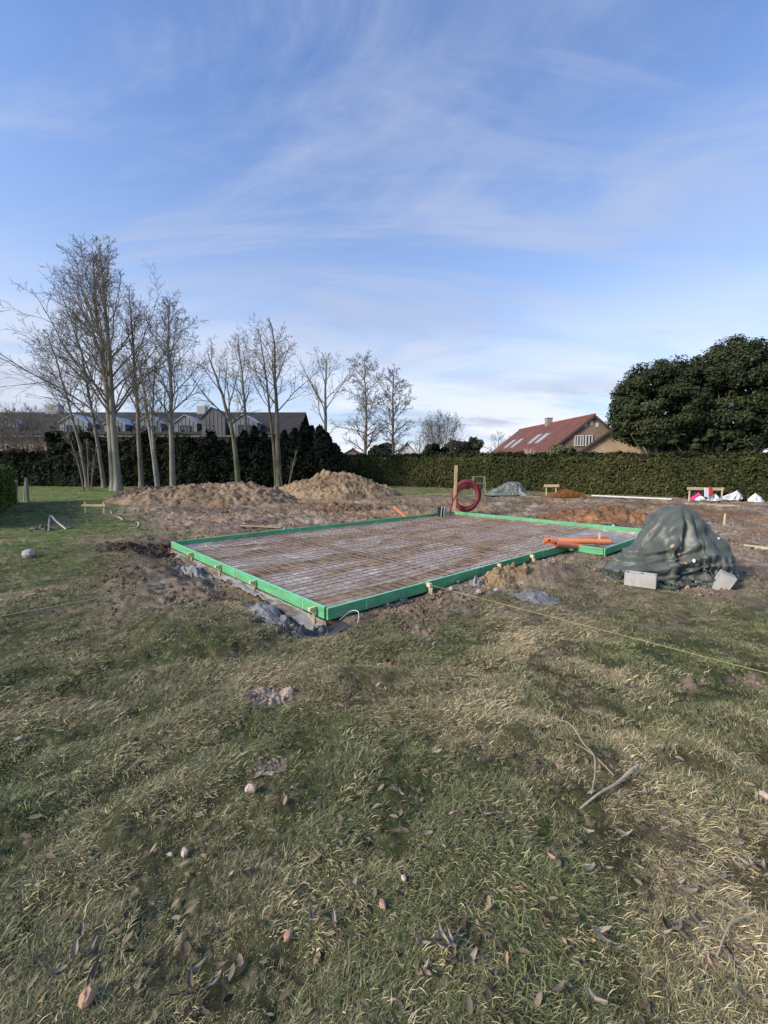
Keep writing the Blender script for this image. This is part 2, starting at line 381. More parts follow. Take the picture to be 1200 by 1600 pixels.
M['black'] = mat('black', (.012, .012, .014), (.022, .022, .024), 5, .5, .001, 40)
M['white'] = mat('white', (.70, .71, .74), (.58, .59, .62), 4, .55, .006, 9)
M['plasticgrey'] = mat('plasticgrey', (.22, .22, .225), (.13, .122, .115), 5, .45, .006, 20, .5)
M['blackfilm'] = mat('blackfilm', (.030, .031, .035), (.065, .064, .066), 5, .30, .006, 18, .5)
M['pink'] = mat('pink', (.62, .05, .24), (.50, .04, .2), 5, .6)
M['red'] = mat('red', (.55, .055, .035), (.42, .05, .035), 5, .55)
M['steel'] = mat('steel', (.42, .44, .46), (.30, .31, .33), 6, .45, 0, None, .5, metal=.6)
M['rust'] = mat('rust', (.33, .14, .035), (.20, .085, .028), 6, .9)
M['string'] = mat('string', (.50, .49, .20), (.42, .41, .18), 5, .7)
M['stringpale'] = mat('stringpale', (.56, .58, .38), (.46, .48, .30), 5, .7)
M['bark'] = mat('bark', (.13, .115, .095), (.25, .23, .195), 2.2, .95, .03, 7, .1, (1, 1, .35))
M['barkpale'] = mat('barkpale', (.15, .14, .118), (.30, .285, .25), 1.6, .95, .02, 7, .1, (1, 1, .4))
M['barkgreen'] = mat('barkgreen', (.075, .082, .045), (.17, .16, .12), 2.0, .95, .02, 7, .1, (1, 1, .4))
M['twig'] = mat('twig', (.14, .118, .098), (.20, .175, .15), 2, .95, 0, None, .1)
M['twigfar'] = mat('twigfar', (.13, .115, .105), (.18, .165, .155), 2, .95, 0, None, .1)
M['stick'] = mat('stick', (.40, .35, .27), (.26, .225, .17), 9, .9, .003, 60, .1)
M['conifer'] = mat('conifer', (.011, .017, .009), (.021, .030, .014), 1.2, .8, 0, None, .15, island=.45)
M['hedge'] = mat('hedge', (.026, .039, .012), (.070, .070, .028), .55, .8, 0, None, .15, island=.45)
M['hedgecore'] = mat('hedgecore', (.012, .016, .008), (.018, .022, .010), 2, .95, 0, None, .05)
M['hedgebright'] = mat('hedgebright', (.065, .105, .022), (.10, .14, .03), 1.5, .8, 0, None, .15, island=.4)
M['oak'] = mat('oak', (.019, .030, .013), (.050, .063, .028), .7, .7, 0, None, .15, island=.6)
M['shrub'] = mat('shrub', (.075, .085, .04), (.12, .12, .065), .8, .8, 0, None, .15, island=.4)
M['pampas'] = mat('pampas', (.52, .47, .36), (.42, .37, .27), 2, .9, 0, None, .1, island=.25)
M['leaf'] = mat('leaf', (.19, .155, .12), (.10, .08, .062), 22, .8, .001, 80, .12, island=.3)
M['litter'] = mat('litter', (.20, .155, .105), (.095, .075, .055), 9, .85, 0, None, .1, island=.85)
M['leafpale'] = mat('leafpale', (.30, .265, .21), (.20, .17, .13), 22, .9, .001, 80, .04)
M['leaftan'] = mat('leaftan', (.42, .27, .17), (.31, .19, .12), 22, .75, .001, 80, .25)
M['stone'] = mat('stone', (.52, .42, .33), (.40, .31, .24), 30, .9, .003, 90, .15)
M['stonegrey'] = mat('stonegrey', (.42, .41, .39), (.30, .29, .28), 20, .9, .003, 60, .15)
M['slate'] = mat('slate', (.022, .021, .021), (.043, .040, .039), 1.1, .8, .01, 6, .3, (1, 1, 3))
M['zinc'] = mat('zinc', (.15, .16, .17), (.205, .215, .225), .7, .45, 0, None, .5)
M['zincdark'] = mat('zincdark', (.085, .088, .094), (.12, .122, .128), .7, .6, 0, None, .4)
M['zinclight'] = mat('zinclight', (.30, .325, .35), (.36, .385, .41), .7, .4, 0, None, .5)
M['render'] = mat('render', (.34, .26, .165), (.27, .20, .125), .5, .9, .004, 12)
M['glass'] = mat('glass', (.03, .035, .04), (.05, .055, .06), 1, .08, 0, None, .8)
M['frame'] = mat('frame', (.62, .62, .60), (.55, .55, .53), 2, .6)
M['framedark'] = mat('framedark', (.04, .04, .042), (.06, .06, .06), 2, .6)
M['mortar'] = mat('mortar', (.40, .36, .30), (.34, .30, .25), 8, .95)
M['verge'] = mat('verge', (.075, .06, .05), (.10, .08, .065), 4, .8)
M['lead'] = mat('lead', (.30, .28, .27), (.24, .22, .21), 3, .6)
def brickmat(name, c1, c2, mo, sx, sy, bias=0.0):
    m, t, b = nmat(name); n = t.nodes; l = t.links
    g = n.new('ShaderNodeTexCoord'); mp = n.new('ShaderNodeMapping'); l.new(g.outputs['UV'], mp.inputs[0])
    br = n.new('ShaderNodeTexBrick'); l.new(mp.outputs[0], br.inputs['Vector']); br.inputs['Color1'].default_value = (*c1, 1); br.inputs['Color2'].default_value = (*c2, 1); br.inputs['Mortar'].default_value = (*mo, 1)
    br.inputs['Scale'].default_value = 1; br.inputs['Brick Width'].default_value = sx; br.inputs['Row Height'].default_value = sy; br.inputs['Mortar Size'].default_value = .012; br.inputs['Bias'].default_value = bias
    nz = n.new('ShaderNodeTexNoise'); l.new(mp.outputs[0], nz.inputs['Vector']); nz.inputs['Scale'].default_value = .9; nz.inputs['Detail'].default_value = 8; nz.inputs['Roughness'].default_value = .7
    mr = n.new('ShaderNodeMapRange'); l.new(nz.outputs[0], mr.inputs[0]); mr.inputs[1].default_value = .3; mr.inputs[2].default_value = .7; mr.inputs[3].default_value = .72; mr.inputs[4].default_value = 1.25
    hv = n.new('ShaderNodeHueSaturation'); l.new(br.outputs['Color'], hv.inputs['Color']); l.new(mr.outputs[0], hv.inputs['Value'])
    l.new(hv.outputs[0], b.inputs['Base Color']); b.inputs['Roughness'].default_value = .9
    bp = n.new('ShaderNodeBump'); bp.inputs['Distance'].default_value = .02; bp.invert = True; l.new(br.outputs['Fac'], bp.inputs['Height']); l.new(bp.outputs[0], b.inputs['Normal'])
    return m
M['brickgrey'] = brickmat('brickgrey', (.27, .205, .145), (.215, .16, .115), (.27, .23, .18), .42, .13)
M['bricktan'] = brickmat('bricktan', (.70, .52, .35), (.55, .39, .25), (.62, .53, .42), .42, .13)
M['tile'] = brickmat('tile', (.165, .062, .046), (.13, .050, .038), (.085, .032, .025), .28, .34)

# ================================================================== GROUND
def lerp(a, b, f): return np.asarray(a) * (1 - f[..., None]) + np.asarray(b) * f[..., None]
def ground_col(x, y, Mk):
    mud, green, ochre, dark, nz, n2, n3, s, t, d = Mk
    f6 = fbm(x, y, 14, 4, 1); f7 = fbm(x, y, 3.4, 4, 5); f8 = fbm(x, y, 30, 2, 3)
    cm = lerp((.205, .150, .104), (.35, .280, .208), sstep(.38, .66, f7 * .6 + f6 * .4))
    cm = lerp(cm, (.29, .175, .095), ochre * .75)
    cm = lerp(cm, (.062, .045, .034), dark * .9)
    cm = lerp(cm, (.10, .078, .058), sstep(.58, .74, f6) * .75)
    cg = lerp((.078, .064, .035), (.042, .054, .018), green)
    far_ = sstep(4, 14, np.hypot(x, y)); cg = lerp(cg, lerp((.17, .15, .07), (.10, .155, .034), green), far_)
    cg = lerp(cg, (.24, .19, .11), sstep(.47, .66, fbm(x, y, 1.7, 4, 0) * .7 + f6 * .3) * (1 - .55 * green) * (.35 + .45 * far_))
    cg = lerp(cg, (.040, .036, .022), sstep(.54, .72, f6) * .75)
    cg = lerp(cg, (.36, .31, .20), sstep(.68, .80, f8) * .35)
    m2 = np.clip(mud + (f6 - .5) * .9 * (mud > .02) * (mud < .98), 0, 1)
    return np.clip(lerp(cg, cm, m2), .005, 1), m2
ang = np.radians(np.concatenate([np.linspace(-180, -56, 40, endpoint=False), np.linspace(-56, 56, 500), np.linspace(56, 180, 41)[1:]]))
rad = np.concatenate([[.01, .12], np.geomspace(.25, 66, 540), np.geomspace(72, 1400, 16)])
AA, RR = np.meshgrid(ang, rad, indexing='ij')
GX = (np.sin(AA) * RR).ravel(); GY = (np.cos(AA) * RR).ravel()
MK = masks(GX, GY); GH = ground_h(GX, GY, MK); GCOL, GMUD = ground_col(GX, GY, MK)
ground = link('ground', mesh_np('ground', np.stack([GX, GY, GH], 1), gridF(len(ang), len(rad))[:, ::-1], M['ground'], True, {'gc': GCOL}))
ground['kind'] = 'structure'; ground['label'] = 'rough lawn churned to bare mud round the foundation'

# ------------------------------------------------------------------ grass (instanced tufts)
def tuft(name, nb, length, spread, lean, width, seed, straw):
    r = np.random.default_rng(seed); V = []; F3 = []; F4 = []; bv = []; bd = []
    for i in range(nb):
        a = r.random() * 6.283; rr = spread * math.sqrt(r.random()); b = np.array([math.cos(a) * rr, math.sin(a) * rr, -.006])
        az = r.normal(0, 1.5); L = length * r.uniform(.55, 1.25); le = np.clip(r.normal(lean, .28), .1, 1.45)
        dr = np.array([math.cos(az) * math.sin(le), math.sin(az) * math.sin(le), math.cos(le)])
        m = b + dr * L * .5; dr2 = dr * 1.0; dr2[2] -= r.uniform(.2, .9); dr2[:2] *= 1.15; dr2 += r.normal(0, .2, 3); dr2 /= np.linalg.norm(dr2)
        e = m + dr2 * L * .55; e[2] = max(e[2], .004)
        sd = np.array([-math.sin(az), math.cos(az), r.normal(0, .5)]); sd *= width * r.uniform(.6, 1.3) / 2
        k = len(V); V += [b - sd, b + sd, m + sd * .9, m - sd * .9, e]; F4.append((k, k + 1, k + 2, k + 3)); F3.append((k + 3, k + 2, k + 4))
        q = 1.0 if r.random() < straw else r.random() * .35; bv += [q] * 5; bd += [float(np.clip(r.lognormal(0, .45), .35, 2.0))] * 5
    me = mesh_np(name, np.array(V), [np.array(F4), np.array(F3)], M['grass'], False, {'bv': np.array(bv), 'bd': np.array(bd)})
    return bpy.data.objects.new(name, me)
def grassmat():
    m, t, b = nmat('grass'); n = t.nodes; l = t.links
    a = n.new('ShaderNodeAttribute'); a.attribute_name = 'tint'; a.attribute_type = 'INSTANCER'
    v = n.new('ShaderNodeAttribute'); v.attribute_name = 'bv'
    mx = n.new('ShaderNodeMix'); mx.data_type = 'RGBA'; l.new(v.outputs['Fac'], mx.inputs[0]); l.new(a.outputs['Color'], mx.inputs[6]); mx.inputs[7].default_value = (.42, .35, .215, 1)
    d = n.new('ShaderNodeAttribute'); d.attribute_name = 'bd'; hv = n.new('ShaderNodeHueSaturation'); l.new(d.outputs['Fac'], hv.inputs['Value']); l.new(mx.outputs[2], hv.inputs['Color'])
    l.new(hv.outputs[0], b.inputs['Base Color']); b.inputs['Roughness'].default_value = .65; b.inputs['Specular IOR Level'].default_value = .25
    return m
M['grass'] = grassmat()
TUFTS = [tuft('grass_tuft', 32, .038, .05, 1.1, .0016, 1, .20), tuft('grass_tuft', 32, .040, .055, 1.2, .0016, 2, .38), tuft('grass_tuft', 28, .044, .045, 1.05, .0016, 3, .12),
         tuft('grass_tuft', 26, .050, .055, 1.3, .0015, 4, .75), tuft('grass_tuft', 34, .028, .05, .8, .0022, 5, .08)]
def instancer(objs):
    ng = bpy.data.node_groups.new('scatter', 'GeometryNodeTree')
    ng.interface.new_socket('Geometry', in_out='INPUT', socket_type='NodeSocketGeometry'); ng.interface.new_socket('Geometry', in_out='OUTPUT', socket_type='NodeSocketGeometry')
    n = ng.nodes; l = ng.links; gi = n.new('NodeGroupInput'); go = n.new('NodeGroupOutput')
    mp = n.new('GeometryNodeMeshToPoints'); l.new(gi.outputs[0], mp.inputs[0])
    g2 = n.new('GeometryNodeGeometryToInstance')
    for o in reversed(objs):
        oi = n.new('GeometryNodeObjectInfo'); oi.inputs['Object'].default_value = o; l.new(oi.outputs['Geometry'], g2.inputs[0])
    ip = n.new('GeometryNodeInstanceOnPoints'); l.new(mp.outputs[0], ip.inputs['Points']); l.new(g2.outputs[0], ip.inputs['Instance']); ip.inputs['Pick Instance'].default_value = True
    def na(nm, ty):
        x = n.new('GeometryNodeInputNamedAttribute'); x.data_type = ty; x.inputs[0].default_value = nm; return x.outputs[0]
    l.new(na('var', 'INT'), ip.inputs['Instance Index']); l.new(na('scl', 'FLOAT'), ip.inputs['Scale'])
    er = n.new('FunctionNodeEulerToRotation'); l.new(na('rot', 'FLOAT_VECTOR'), er.inputs[0]); l.new(er.outputs[0], ip.inputs['Rotation'])
    l.new(ip.outputs[0], go.inputs[0]); return ng
def scatter(name, P, rot, scl, var, tint, objs):
    me = bpy.data.meshes.new(name); me.vertices.add(len(P)); me.vertices.foreach_set('co', np.asarray(P, np.float32).ravel())
    a = me.attributes.new('rot', 'FLOAT_VECTOR', 'POINT'); a.data.foreach_set('vector', np.asarray(rot, np.float32).ravel())
    a = me.attributes.new('scl', 'FLOAT', 'POINT'); a.data.foreach_set('value', np.asarray(scl, np.float32))
    a = me.attributes.new('var', 'INT', 'POINT'); a.data.foreach_set('value', np.asarray(var, np.int32))
    a = me.attributes.new('tint', 'FLOAT_COLOR', 'POINT'); a.data.foreach_set('color', np.concatenate([tint, np.ones((len(P), 1))], 1).astype(np.float32).ravel())
    o = link(name, me); md = o.modifiers.new('scatter', 'NODES'); md.node_group = instancer(objs); return o
def grow_grass():
    n = 230000; r = rng
    a = np.radians(r.uniform(-56, 56, n)); lr = r.uniform(math.log(.45), math.log(24), n); R0 = np.exp(lr)
    keep = r.random(n) < np.minimum(1, (R0 / 2.3) ** 2 * 1.0 + .10); a = a[keep]; R0 = R0[keep]
    x = np.sin(a) * R0; y = np.cos(a) * R0; Mk = masks(x, y); mud, green = Mk[0], Mk[1]
    cl = fbm(x, y, 4.5, 3, 4)
    k = (r.random(len(x)) < np.clip(1.12 - mud * 1.25, 0.015, 1) * (.14 + 1.05 * sstep(.38, .58, cl) * (.4 + .9 * sstep(.35, .6, fbm(x, y, 14, 2, 2))))) & (Mk[9] > .04)
    x, y, R0, mud, green, cl = (q[k] for q in (x, y, R0, mud, green, cl)); m = len(x)
    z = ground_h(x, y); fl = fbm(x, y, .7, 3, 3) * 9 + fbm(x, y, 3.0, 2, 1) * 4
    dry = sstep(.43, .66, fbm(x, y, 1.7, 4, 0) * .75 + r.random(m) * .25) * (1 - .6 * green)
    tint = lerp((.130, .132, .050), (.066, .106, .028), np.clip(green + r.normal(0, .2, m), 0, 1))
    tint = lerp(tint, (.37, .30, .175), np.clip(dry * 1.1 + r.normal(0, .12, m), 0, 1)); tint *= np.clip(r.lognormal(0, .32, (m, 1)), .45, 1.9)
    tint = lerp(tint, (.19, .15, .10), np.clip(mud * .8, 0, 1)) * 1.0
    var = np.where(dry > .55, r.choice([1, 1, 3, 0], m), np.where(green > .6, r.choice([0, 2, 4, 4], m), r.choice([0, 1, 2, 4, 3], m)))
    rot = np.stack([r.normal(0, .12, m), r.normal(0, .12, m), fl + r.normal(0, .5, m)], 1)
    scl = r.uniform(.75, 1.3, m) * (.70 + .60 * sstep(.35, .65, cl)) * (1 + .055 * np.maximum(R0 - 2, 0)) * (1 - .35 * mud) * (.78 + .22 * sstep(1.2, 2.6, R0))
    o = scatter('grass', np.stack([x, y, z], 1), rot, scl, var, np.clip(tint, .004, 1), TUFTS)
    tag(o, 'short matted winter grass, part green and part straw coloured', 'grass', kind='stuff')
grow_grass()
def clod(seed):
    r = np.random.default_rng(seed); n = 7; V = []
    for a, z in ((.45, -.3), (1, 0), (.8, .32), (.3, .52)):
        th = np.arange(n) / n * 6.283 + r.uniform(0, 1); w = a * (1 + r.normal(0, .2, n)); V.append(np.stack([np.cos(th) * w * .5, np.sin(th) * w * .4, np.full(n, z) + r.normal(0, .07, n)], 1))
    V = np.concatenate(V); i = np.arange(3 * n); j = (i // n) * n + (i + 1) % n; F4 = np.stack([i, j, j + n, i + n], 1)
    V = np.concatenate([V, V[3 * n:].mean(0, keepdims=True)]); k = np.arange(n); F3 = np.stack([3 * n + k, 3 * n + (k + 1) % n, np.full(n, 4 * n)], 1)
    return bpy.data.objects.new('earth_clod', mesh_np('earth_clod', V, [F4, F3], M['clod']))
def clodmat():
    m, t, b = nmat('clod'); n = t.nodes; l = t.links; a = n.new('ShaderNodeAttribute'); a.attribute_name = 'tint'; a.attribute_type = 'INSTANCER'
    l.new(a.outputs['Color'], b.inputs['Base Color']); b.inputs['Roughness'].default_value = .95; b.inputs['Specular IOR Level'].default_value = .1; return m
M['clod'] = clodmat()
def clods():
    r = np.random.default_rng(21); n = 90000; a = np.radians(r.uniform(-50, 50, n)); R0 = np.exp(r.uniform(math.log(3.2), math.log(22), n)); x = np.sin(a) * R0; y = np.cos(a) * R0; Mk = masks(x, y)
    cl = fbm(x, y, 1.6, 4, 2); k = (r.random(n) < .55 * sstep(.25, .8, Mk[0]) * sstep(.36, .62, cl)) & (Mk[9] > .07); x, y, R0 = x[k], y[k], R0[k]; Mk = tuple(q[k] for q in Mk); m = len(x)
    col, _ = ground_col(x, y, Mk); col = col * np.clip(r.lognormal(-.12, .25, (m, 1)), .5, 1.6); sc_ = np.clip(r.lognormal(-3.85, .5, m), .010, .06) * (.6 + .06 * R0)
    o = scatter('soil_clods', np.stack([x, y, ground_h(x, y, Mk) + sc_ * .12], 1), np.stack([r.normal(0, .4, m), r.normal(0, .4, m), r.uniform(0, 6.28, m)], 1), sc_, r.integers(0, 4, m), np.clip(col, .01, 1), [clod(q) for q in range(4)])
    tag(o, 'loose crumbs and clods of earth strewn over the bare mud', 'soil clods', kind='stuff')
clods()

# ================================================================== FOUNDATION
def SP(s, t, z): x, y = xy_of(s, t); return np.array([x, y, z])
fw = thing('formwork_frame', 'green painted timber formwork frame laid out on the ground for a slab', 'formwork', SP(0, 0, 0))
BH, BW = .125, .030
BOARDS = {}
def board_run(p0, p1, cuts, out):
    p0 = np.array(p0, float); p1 = np.array(p1, float); L = np.linalg.norm(p1 - p0); d = (p1 - p0) / L
    e = [0] + list(cuts) + [L]
    for a, b in zip(e[:-1], e[1:]):
        ln = round(b - a - .006, 3)
        if ln not in BOARDS:
            g = MB(); g.box((0, 0, 0), (ln, BW, BH), None, .003); g.box((0, 0, BH / 2 + .0015), (ln - .004, BW - .004, .003))
            me = g.mesh('board', [M['board'], M['boardtop']]); n = len(me.polygons)
            for q in list(me.polygons)[-6:]: q.material_index = 1
            BOARDS[ln] = me
        c = p0 + d * (a + b) / 2; x, y = xy_of(*c); o = link('board', BOARDS[ln], fw)
        o.location = Vector((x, y, ZT - BH / 2 + random.uniform(-.004, .004))) - fw.location
        dx, dy = UU * d[0] + VU * d[1]; o.rotation_euler = (0, random.uniform(-.002, .002), math.atan2(dy, dx) + random.uniform(-.002, .002))
        x2, y2 = xy_of(*(p0 + d * b))
        if b < L - .01:
            g = MB(); g.box((0, 0, 0), (.014, BW + .005, BH - .01)); k = link('joint_strip', g.mesh('joint_strip', M['boardtop']), fw)
            k.location = Vector((x2, y2, ZT - BH / 2 - .002)) - fw.location; k.rotation_euler = o.rotation_euler
h = BW / 2
board_run((BW + .002, -h), (SS, -h), (.42, 2.3, 3.9), -1)
board_run((-h, -BW), (-h, BT - BW), (.52, 2.75, 4.6), -1)
board_run((SS + h, -BW), (SS + h, ST + BW), (1.5, 2.9, 3.6, 5.4, 7.2), 1)
board_run((-BS - h, BT - BW), (-BS - h, ST + BW), (1.7,), -1)
board_run((-BS, BT - h - BW / 2 - .001), (.0, BT - h - BW / 2 - .001), (), -1)
board_run((-BS + .001, ST + h), (SS - .001, ST + h), (1.2, 3.1, 4.9), 1)
def cleat(px, py, side):
    p = at(px, py, ZT); s, t = st_of(p[0], p[1]); g = MB()
    if side == 'left': t = -BW; g.beam(SP(s, t - .003, ZT - .04), SP(s, t - .09, ZT - .045), .042, .042); g.beam(SP(s, t - .03, ZT - .068), SP(s, t - .03, -.20), .026, .026)
    else: s = -BW; g.beam(SP(s - .003, t, ZT - .03), SP(s - .07, t, ZT - .03), .05, .05); g.beam(SP(s - .062, t, ZT - .06), SP(s - .062, t, -.25), .045, .045)
    g.part('stake', M['woodpale'], fw)
for q in ((303, 861), (345, 880), (402, 903), (497, 943)): cleat(*q, 'left')
for q in ((665, 909), (778, 880), (828, 866)): cleat(*q, 'front')

# membrane on the slab floor, mud-smeared
def membrane():
    nu, nv = 150, 230
    s = np.linspace(.004, SS - .004, nu); t = np.linspace(.004, ST - .004, nv); S, T = np.meshgrid(s, t, indexing='ij'); S = S.ravel(); T = T.ravel()
    s2 = np.linspace(-BS + .004, .006, 34); t2 = np.linspace(BT + .004, ST - .004, 120); S2, T2 = np.meshgrid(s2, t2, indexing='ij')
    F = np.concatenate([gridF(nu, nv), gridF(34, 120) + nu * nv]); S = np.concatenate([S, S2.ravel()]); T = np.concatenate([T, T2.ravel()])
    x, y = xy_of(S, T); n1 = fbm(S * 2.2, T * .8, 1.4, 5, 2); n2 = fbm(S, T, 6, 4, 3); n3 = fbm(S * 3, T, 4, 4, 1)
    crease = np.abs(2 * fbm(S, T, 2.6, 4, 4) - 1)
    z = (n1 - .5) * .05 + (n2 - .5) * .03 - .012 * sstep(.12, 0, crease) - .004
    tr = np.zeros_like(S)
    for c, w, k in ((.95, .14, .1), (1.55, .10, -.05), (2.45, .17, .08), (3.1, .12, .12), (3.75, .18, -.03), (4.5, .13, .05)):
        cc = c + k * (T - 4) + .22 * np.sin(T * .9 + c * 3) + (n1 - .5) * .5
        tr = np.maximum(tr, sstep(w * 1.9, w * .4, np.abs(S - cc) + (n2 - .5) * .16) * sstep(.3, .55, fbm(S, T, .9, 3, int(c * 10)) + .15))
    blob = sstep(.50, .68, fbm(S * 1.6, T * .9, 1.1, 5, 5)); mud = np.clip(np.maximum(tr, blob * .5) + (n2 - .5) * .5, 0, 1)
    clear = np.exp(-(((S - .05) / .75) ** 2 + ((T - 7.3) / .7) ** 2)); mud *= 1 - .95 * clear
    z += mud * .012 + tr * (np.abs(np.sin(T * 21)) - .5) * .014
    col = lerp((.40, .37, .34), (.56, .53, .50), sstep(.4, .65, n3)); col = lerp(col, (.27, .215, .175), sstep(.35, .6, fbm(S, T, 1.9, 4, 0)) * .5)
    col = lerp(col, lerp((.31, .225, .145), (.16, .115, .08), sstep(.42, .62, n2)), mud)
    col = lerp(col, (.17, .18, .20), np.clip(clear * 1.1, 0, 1) * (n3 > .3))
    lip = sstep(.10, .0, np.minimum(np.minimum(np.where(T > BT, S + BS, S), SS - S), np.minimum(T, ST - T)))
    z = z + lip * .04
    o = ntop('plastic_membrane', np.stack([x, y, z + .0], 1), F[:, ::-1], M['membrane'], SP(SS / 2, ST / 2, 0), 'mud-smeared grey plastic membrane spread inside the green formwork', 'plastic sheet', None, True,
             {'gc': np.clip(col, .01, 1), 'rg': .6 + .35 * mud})
membrane()

def skirt():
    n, k = 150, 9; t_ = np.linspace(-.03, 5.35, n); q = np.linspace(0, 1, k); T, Q = np.meshgrid(t_, q, indexing='ij'); T = T.ravel(); Q = Q.ravel()
    nz = fbm(T, Q, 2.2, 4, 3); n2 = ridge_(fbm(T * 1.0, Q * .7, 3.5, 4, 1)); out = BW + .006 + .02 * n2 + sstep(.5, 1, Q) * (.01 + .22 * nz); s_, t2 = T, -out
    x, y = xy_of(s_, t2); zt = ZT - BH - .002; gh = ground_h(x, y); z = zt + (gh + .015 + .05 * n2 - zt) * sstep(0, .62, Q); z = np.maximum(z, gh + .010); z = np.minimum(z, np.where(Q < .1, zt, 1))
    col = lerp((.27, .26, .255), (.19, .15, .12), sstep(.36, .56, fbm(T, Q * .8, 2.4, 4, 5)))
    ntop('plastic_film', np.stack([x, y, z], 1), gridF(n, k), M['membrane'], SP(SS / 2, -.1, -.1), 'grey membrane skirt hanging into the trench below the short left board', 'plastic sheet', None, True, {'gc': col, 'rg': np.full(len(T), .5)})
def ridge_(n, p=1.6): return (1 - np.abs(2 * n - 1)) ** p
skirt()

# reinforcing mesh, four overlapping sheets
def sagbar(L, n, seed, r=.0052):
    q = np.random.default_rng(seed); x = np.linspace(-L / 2, L / 2, n)
    P = np.stack([x, q.normal(0, .004, n), q.normal(0, .005, n)], 1); g = MB(); g.tube(P, r, 5, False); return g.mesh('bar', M['rebar'])
def mesh_sheet(s0, s1, t0, t1, z, label):
    th = thing('reinforcing_mesh', label, 'steel mesh', SP((s0 + s1) / 2, (t0 + t1) / 2, z), 'steel mesh sheets on the slab floor')
    ls, lt = s1 - s0, t1 - t0; av = [sagbar(lt, 10, 50 + i) for i in range(3)]; au = [sagbar(ls, 18, 80 + i) for i in range(3)]
    for i in range(int(ls / .15) + 1):
        o = link('bar', random.choice(av), th); p = SP(s0 + i * .15, (t0 + t1) / 2, z + random.uniform(-.006, .006)); o.location = Vector(p) - th.location; o.rotation_euler = (random.uniform(0, 6.28), random.uniform(-.004, .004), SA + random.uniform(-.002, .002))
    for i in range(int(lt / .15) + 1):
        o = link('bar', random.choice(au), th); p = SP((s0 + s1) / 2, t0 + .05 + i * .15, z + .010 + random.uniform(-.005, .005)); o.location = Vector(p) - th.location; o.rotation_euler = (random.uniform(0, 6.28), random.uniform(-.003, .003), SA + math.pi / 2 + random.uniform(-.002, .002))
mesh_sheet(.07, 5.30, .06, 2.36, .036, 'rusty welded mesh sheet at the front corner of the green formwork, nearest the viewer')
mesh_sheet(.10, 5.32, 2.16, 4.46, .048, 'second rusty welded mesh sheet from the front corner of the green formwork')
mesh_sheet(.07, 5.30, 4.26, 6.56, .036, 'third rusty welded mesh sheet from the front corner, level with the orange pipes')
mesh_sheet(.75, 5.30, 6.36, 8.82, .048, 'farthest rusty welded mesh sheet, next to the red hose coil')

# crumpled plastic outside the boards
def crumple(name, px, py, w, d, hgt, m, label, cat, rotz=0.0, seed=0, sink=.0, n=44, group=None, base=None, sheet=False):
    p = G(px, py) if base is None else np.array(base, float); k = 20 + seed
    u = np.linspace(-1, 1, n); U, V = np.meshgrid(u, u, indexing='ij'); U = U.ravel(); V = V.ravel()
    rr = np.sqrt(U * U + V * V); ed = 1 + .35 * (fbm(U + seed, V, 1.6, 3, k) - .5) * 2
    x = U * w / 2 * ed; y = V * d / 2 * ed; cr = np.abs(2 * fbm(U + seed * 3.1, V - seed, 2.1, 4, k + 1) - 1); c2 = np.abs(2 * fbm(U - seed, V + seed, 5, 3, k + 2) - 1)
    dome = sstep(1.1, .15, rr)
    tri = lambda q: np.abs(2 * (q - np.floor(q)) - 1); q_ = np.random.default_rng(seed + 300); fc = sum(tri(U * q_.normal(0, 1.1) + V * q_.normal(0, 1.1) + q_.random()) for _ in range(6)) / 6
    z = hgt * (dome * (.15 + .45 * (1 - cr)) + 1.6 * (fc - .38) * (.35 + .65 * dome) + .12 * (1 - c2)) - hgt * .1
    x = x + (fbm(U, V, 3, 3, k) - .5) * w * .2; y = y + (fbm(U, V, 3, 3, k + 3) - .5) * d * .2
    c, s = math.cos(rotz), math.sin(rotz); X = p[0] + x * c - y * s; Y = p[1] + x * s + y * c
    gh = ground_h(X, Y); sd = slabd(X, Y)
    Z = np.maximum(gh + np.maximum(z, .008) - sink, gh + .006); keep = sd > .045
    F = gridF(n, n)[:, ::-1]; F = F[keep[F].all(1)]
    cen = (U * U + V * V)[F].mean(1); F = F[cen < 1.25]
    return ntop(name, np.stack([X, Y, Z], 1), F, m, (p[0], p[1], gz(p[0], p[1])), label, cat, group, False)
crumple('plastic_film', 478, 968, .66, .42, .16, M['blackfilm'], 'black and grey plastic film bunched up at the nearest corner of the formwork', 'plastic sheet', .3, 1, base=(*xy_of(-.02, -.26), 0))
crumple('plastic_film', 450, 948, .85, .42, .10, M['plasticgrey'], 'grey plastic film lying in the trench beside the nearest formwork corner', 'plastic sheet', SA + 1.57, 2, base=(*xy_of(.62, -.30), 0))
crumple('plastic_film', 330, 885, 1.1, .36, .12, M['plasticgrey'], 'grey plastic film in the trench midway along the short side of the formwork', 'plastic sheet', SA + 1.57, 3, base=(*xy_of(3.3, -.30), 0))
crumple('plastic_film', 258, 862, .75, .55, .22, M['blackfilm'], 'dark plastic film in the hole at the far left formwork corner', 'plastic sheet', .2, 4, base=(*xy_of(5.75, -.25), 0))
crumple('plastic_film', 548, 809, 1.35, .45, .16, M['plasticgrey'], 'pale grey plastic film heaped behind the long far board of the formwork', 'plastic sheet', SA, 5, base=(*xy_of(5.75, 4.9), 0))
crumple('plastic_film', 417, 822, .35, .3, .16, M['plasticgrey'], 'small grey film bundle behind the far board, near the end of a loose plank', 'plastic sheet', .0, 6, base=(*xy_of(5.50, 2.55), 0))
crumple('plastic_film', 808, 803, 1.7, .5, .13, M['plasticgrey'], 'crinkled blue grey plastic film behind the bright green back board', 'plastic sheet', SA + 1.57, 7, base=(*xy_of(3.35, 9.1), 0))
